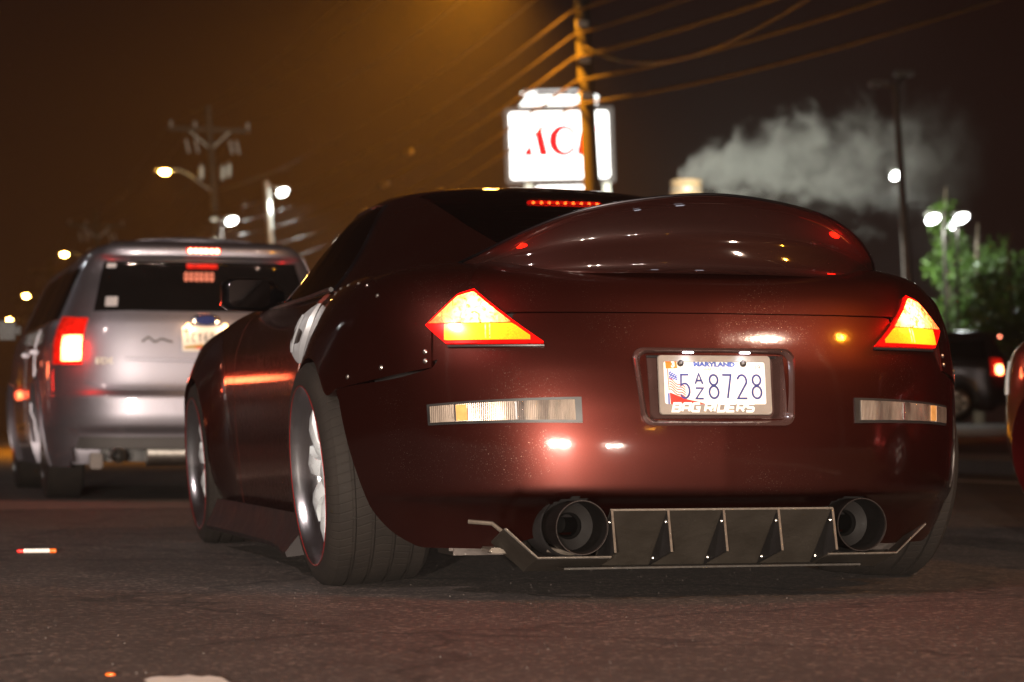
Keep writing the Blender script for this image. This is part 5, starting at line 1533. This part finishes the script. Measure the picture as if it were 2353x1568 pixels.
m = MB(); prof = [(0, .62), (1.2, .52), (cp_[2] - 5.95 - .16, .44), (cp_[2] - 5.95 - .15, .47), (cp_[2] - 5.95, .46), (cp_[2] - 5.95, .34), (cp_[2] - 6.3, .32)]; m.lathe(prof, 28, 'z'); m.build('stack', M_BRICKY, ct, True, 30)
m = MB(); m.lathe([(cp_[2] - 5.95 - .32, .448), (cp_[2] - 5.95 - .32, .475), (cp_[2] - 5.95 - .26, .475), (cp_[2] - 5.95 - .26, .446)], 28, 'z', closed=True); m.build('band', M_GALV, ct)


flp = W(1760, 560, 56); fl = empty('smoke_fill_post', (flp[0], 56, .5)); tag(fl, 'added floodlight post, unseen behind the coupe, aimed up at the smoke', 'lamp post', 'lamp posts in the lot')  # unseen lamp added to brighten the smoke and chimney
m = MB(); m.tube([(0, 0, 0), (0, 0, flp[2] - .5)], .07, 10); fh0 = m.build('pole', M_GALV, fl)
m = MB(); m.box(-.25, .25, -.12, .12, flp[2] - .5, flp[2] - .2, .02); fh = m.build('housing', M_DARKMETAL, fl)
m = MB(); m.box(-.22, .22, .122, .126, flp[2] - .47, flp[2] - .23); m.build('lens', M_WLED, fh, False)
spot('smoke_fill_lamp', fh, (0, .25, flp[2] - .3), 46000, (.97, 1.0, .88), 75, .7, .15, (R(104), 0, 0))


def smoke_material(L_):
    m = bpy.data.materials.new('white_smoke'); m.use_nodes = True
    nt = m.node_tree; K = nt.links
    for n in list(nt.nodes): nt.nodes.remove(n)
    o = nt.nodes.new('ShaderNodeOutputMaterial'); v = nt.nodes.new('ShaderNodeVolumePrincipled'); K.new(v.outputs[0], o.inputs['Volume'])
    v.inputs['Color'].default_value = (.93, .92, .86, 1); v.inputs['Anisotropy'].default_value = .15
    tc = nt.nodes.new('ShaderNodeTexCoord'); sp = nt.nodes.new('ShaderNodeSeparateXYZ'); K.new(tc.outputs['Object'], sp.inputs[0])

    def mth(op, a, b=None, c=None):
        n = nt.nodes.new('ShaderNodeMath'); n.operation = op
        for i, q in enumerate((a, b, c)):
            if q is None: continue
            if isinstance(q, (int, float)): n.inputs[i].default_value = q
            else: K.new(q, n.inputs[i])
        return n.outputs[0]
    x, y, z = sp.outputs
    u = mth('DIVIDE', x, L_)                                   # 0 at the chimney, 1 at the far end
    us = mth('POWER', mth('MAXIMUM', u, 0.0), .62)
    ax = mth('MULTIPLY', us, 1.55)                              # axis rises
    rad = mth('MULTIPLY_ADD', us, 2.35, .30)
    dz = mth('SUBTRACT', z, mth('SUBTRACT', ax, mth('MULTIPLY', u, 1.2)))
    rr = mth('DIVIDE', mth('SQRT', mth('ADD', mth('MULTIPLY', dz, dz), mth('MULTIPLY', y, y))), rad)
    n1 = nt.nodes.new('ShaderNodeTexNoise'); n1.inputs['Scale'].default_value = 1.25; n1.inputs['Detail'].default_value = 4; n1.inputs['Roughness'].default_value = .62; n1.inputs['Distortion'].default_value = .6
    K.new(tc.outputs['Object'], n1.inputs['Vector'])
    thick = mth('SUBTRACT', mth('MULTIPLY', n1.outputs['Fac'], 3.1), mth('ADD', mth('MULTIPLY', rr, .95), mth('MULTIPLY_ADD', u, .30, .66)))
    dens = mth('MAXIMUM', thick, 0.0)
    fade = mth('MULTIPLY', mth('POWER', mth('SUBTRACT', 1.0, mth('MINIMUM', mth('MAXIMUM', u, 0.0), 1.0)), 1.6), mth('DIVIDE', 1.0, mth('MULTIPLY_ADD', us, 2.2, .45)))
    K.new(mth('MULTIPLY', mth('MULTIPLY', dens, fade), 3.6), v.inputs['Density'])
    return m


SL = 9.2
m = MB(); V = []; F = []; n = 14; us = np.linspace(-.02, 1, 14)
for u in us:
    q = max(u, 0) ** .62; cz = q * 1.55 - u * 1.2; r_ = (.30 + 2.35 * q) * 1.25 + .1
    for k in range(n): V.append((u * SL, r_ * math.cos(2 * math.pi * k / n), cz + r_ * math.sin(2 * math.pi * k / n)))
for i in range(13):
    for k in range(n): F.append((i * n + k, i * n + (k + 1) % n, (i + 1) * n + (k + 1) % n, (i + 1) * n + k))
F += [tuple(range(n - 1, -1, -1)), tuple(13 * n + k for k in range(n))]
smoke = make('smoke_plume', V, F, smoke_material(SL)); smoke.location = (cp_[0] - .05, CD + 1.6, cp_[2] + .15)
tag(smoke, 'pale smoke drifting right from the chimney', 'smoke', kind='stuff')


# ================================================================== trees and shrubs by the lot
def leaf_mat(name, c0, c1):
    m = bpy.data.materials.new(name); m.use_nodes = True; nt = m.node_tree; b = nt.nodes['Principled BSDF']
    oi = nt.nodes.new('ShaderNodeTexCoord'); nz = nt.nodes.new('ShaderNodeTexNoise'); nz.inputs['Scale'].default_value = 3.0; nz.inputs['Detail'].default_value = 5
    nt.links.new(oi.outputs['Object'], nz.inputs['Vector']); mx = nt.nodes.new('ShaderNodeMix'); mx.data_type = 'RGBA'
    mx.inputs[6].default_value = (*c0, 1); mx.inputs[7].default_value = (*c1, 1); nt.links.new(nz.outputs['Fac'], mx.inputs[0]); nt.links.new(mx.outputs[2], b.inputs['Base Color'])
    b.inputs['Roughness'].default_value = .5; return m


M_LEAF = leaf_mat('leaf_green', (.025, .065, .008), (.085, .16, .02)); M_BARK = mat('bark', (.10, .075, .05), .9, noise=(8, .4), bump=(20, .6))


def tree(base, H, clusters, label, trunk_r=.12, nleaf=2600, ls=.11, group=None):
    T = empty('leafy_tree', base); tag(T, label, 'tree', group)
    m = MB(); m.tube([(0, 0, 0), (.05, 0, H * .4), (-.04, .03, H * .75), (0, 0, H * .95)], [trunk_r, trunk_r * .75, trunk_r * .45, trunk_r * .15], 10); tr = m.build('trunk', M_BARK, T)
    lm = MB()
    for (x, y, z, r_) in clusters: lm.tube([(0, 0, max(.4, z - r_ * 1.4)), (x * .5, y * .5, z - r_ * .5), (x, y, z)], [trunk_r * .4, trunk_r * .25, .012], 6)
    lm.build('limbs', M_BARK, T)
    V = []; F = []; tot = sum(c[3] ** 2 for c in clusters)
    for (x, y, z, r_) in clusters:
        for _ in range(int(nleaf * r_ * r_ / tot)):
            d = rng.normal(size=3); d /= np.linalg.norm(d); q = np.array([x, y, z]) + d * r_ * rng.uniform(.35, 1.0) ** .6 * np.array([1, 1, 1.05]) * rng.uniform(.75, 1.15)
            a = rng.normal(size=3); a /= np.linalg.norm(a); b = np.cross(a, rng.normal(size=3)); b /= np.linalg.norm(b) + 1e-9; s_ = ls * rng.uniform(.6, 1.3); o = len(V)
            V += [q - a * s_, q + b * s_ * .45, q + a * s_, q - b * s_ * .45]; F.append((o, o + 1, o + 2, o + 3))
    make('crown', V, F, M_LEAF, T, False); return T


p = W(2176, 985, 68)
tree((p[0], 68, .6), 7.0, [(-.05, 0, 5.9, .42), (.1, 0, 5.2, .55), (-.05, .1, 4.4, .6), (.35, 0, 4.7, .5), (.1, 0, 3.2, .5), (.1, 0, 2.6, .75), (-.2, 0, 2.1, .7), (.4, .1, 2.0, .8)], 'slender leafy tree lit by the white lamp beside it', .12, 2200, .10, 'trees by the lot')
p = W(2325, 985, 60)
tree((p[0], 60, .6), 5.0, [(.1, 0, 3.0, .9), (-.5, .2, 2.6, .7), (.5, -.2, 2.3, .9), (-.2, -.2, 1.9, .8), (.9, 0, 3.3, .7), (-.6, 0, 3.4, .45)], 'broad bushy green tree at the right edge', .16, 3400, .11, 'trees by the lot')
p = W(2250, 985, 80)
tree((p[0], 80, .6), 7.0, [(-.5, 0, 4.6, 1.0), (.6, 0, 5.0, 1.1), (1.6, 0, 4.4, 1.1), (2.6, 0, 4.9, 1.2), (.3, 0, 3.4, 1.2), (1.8, 0, 3.2, 1.2)], 'dark tree mass standing behind the bushy tree', .2, 3600, .13, 'trees by the lot')


# ================================================================== litter on the road
p0 = W(38, 1268, 0); g = lambda px, py: W(px, py, 1) 
def on_ground(px, py):
    d = W(px, py, 1.0) - [0, 0, CAM_H]; k = -CAM_H / d[2]; return np.array([d[0] * k, d[1] * k, 0])
a_, b_ = on_ground(40, 1272), on_ground(128, 1271); c_ = (a_ + b_) / 2; L_ = np.linalg.norm(b_ - a_); dn = (b_ - a_) / L_
lt_ = empty('litter_tube', (c_[0], c_[1], .008), math.atan2(dn[1], dn[0])); tag(lt_, 'small white beaded tube with orange red ends lying on the road', 'litter')
m = MB(); m.lathe([(-L_ * .34, .001), (-L_ * .34, .007), (L_ * .34, .007), (L_ * .34, .001)], 14, 'x'); tb = m.build('tube', M_LETTERWHITE, lt_)
for k in range(9):
    m = MB(); m.sphere((-L_ * .30 + k * L_ * .075, -.004, .003), .0065, 8, 6); m.build('bead', M_LETTERWHITE, lt_)
m = MB(); m.lathe([(L_ * .34, .008), (L_ * .5, .009), (L_ * .52, .006), (L_ * .52, .001)], 12, 'x'); m.build('end_cap', M_PORANGE, lt_)
m = MB(); m.lathe([(-L_ * .34, .007), (-L_ * .47, .008), (-L_ * .52, .004), (-L_ * .52, .001)], 12, 'x'); m.build('end_cap', M_PRED, lt_)
for (px, py, s_, lab) in ((253, 1554, .010, 'tiny orange red fragment lying on the road near the lane dash'),):
    q = on_ground(px, py); m = MB(); m.sphere((0, 0, .003), s_, 7, 5, (1, .6, .35)); o = m.build('litter_fragment', M_PORANGE); o.location = tuple(q); tag(o, lab, 'litter')
# loose grit on the asphalt
V = []; F = []
for _ in range(1600):
    a, b = rng.uniform(-3.2, 3.5), rng.uniform(-3.6, 7); p = ST(a, b); r_ = rng.uniform(.001, .0026); o = len(V)
    V += [(p[0] - r_, p[1], .0), (p[0] + r_, p[1], 0), (p[0], p[1] - r_, 0), (p[0], p[1] + r_, 0), (p[0] + rng.uniform(-.3, .3) * r_, p[1], r_ * 1.2)]
    F += [(o, o + 2, o + 4), (o + 2, o + 1, o + 4), (o + 1, o + 3, o + 4), (o + 3, o, o + 4)]
tag(make('road_grit', V, F, mat('grit', (.13, .11, .10), .7, noise=(40, .5)), None, False), 'loose grit scattered over the asphalt', kind='stuff')

# ================================================================== thin haze added to carry the glow of the lamps
hz = MB(); hz.box(-320, 320, -130, 390, -1.0, 14.2); haze = hz.build('haze', MATS.setdefault('haze_air', bpy.data.materials.new('haze_air')), None, False)
hm = MATS['haze_air']; hm.use_nodes = True; nt = hm.node_tree
for n_ in list(nt.nodes): nt.nodes.remove(n_)
o = nt.nodes.new('ShaderNodeOutputMaterial'); v = nt.nodes.new('ShaderNodeVolumePrincipled'); nt.links.new(v.outputs[0], o.inputs['Volume'])
v.inputs['Color'].default_value = (.94, .90, .86, 1); v.inputs['Density'].default_value = HAZE_DENSITY; v.inputs['Anisotropy'].default_value = .35
tag(haze, 'thin haze added for the lamp glow', kind='stuff')
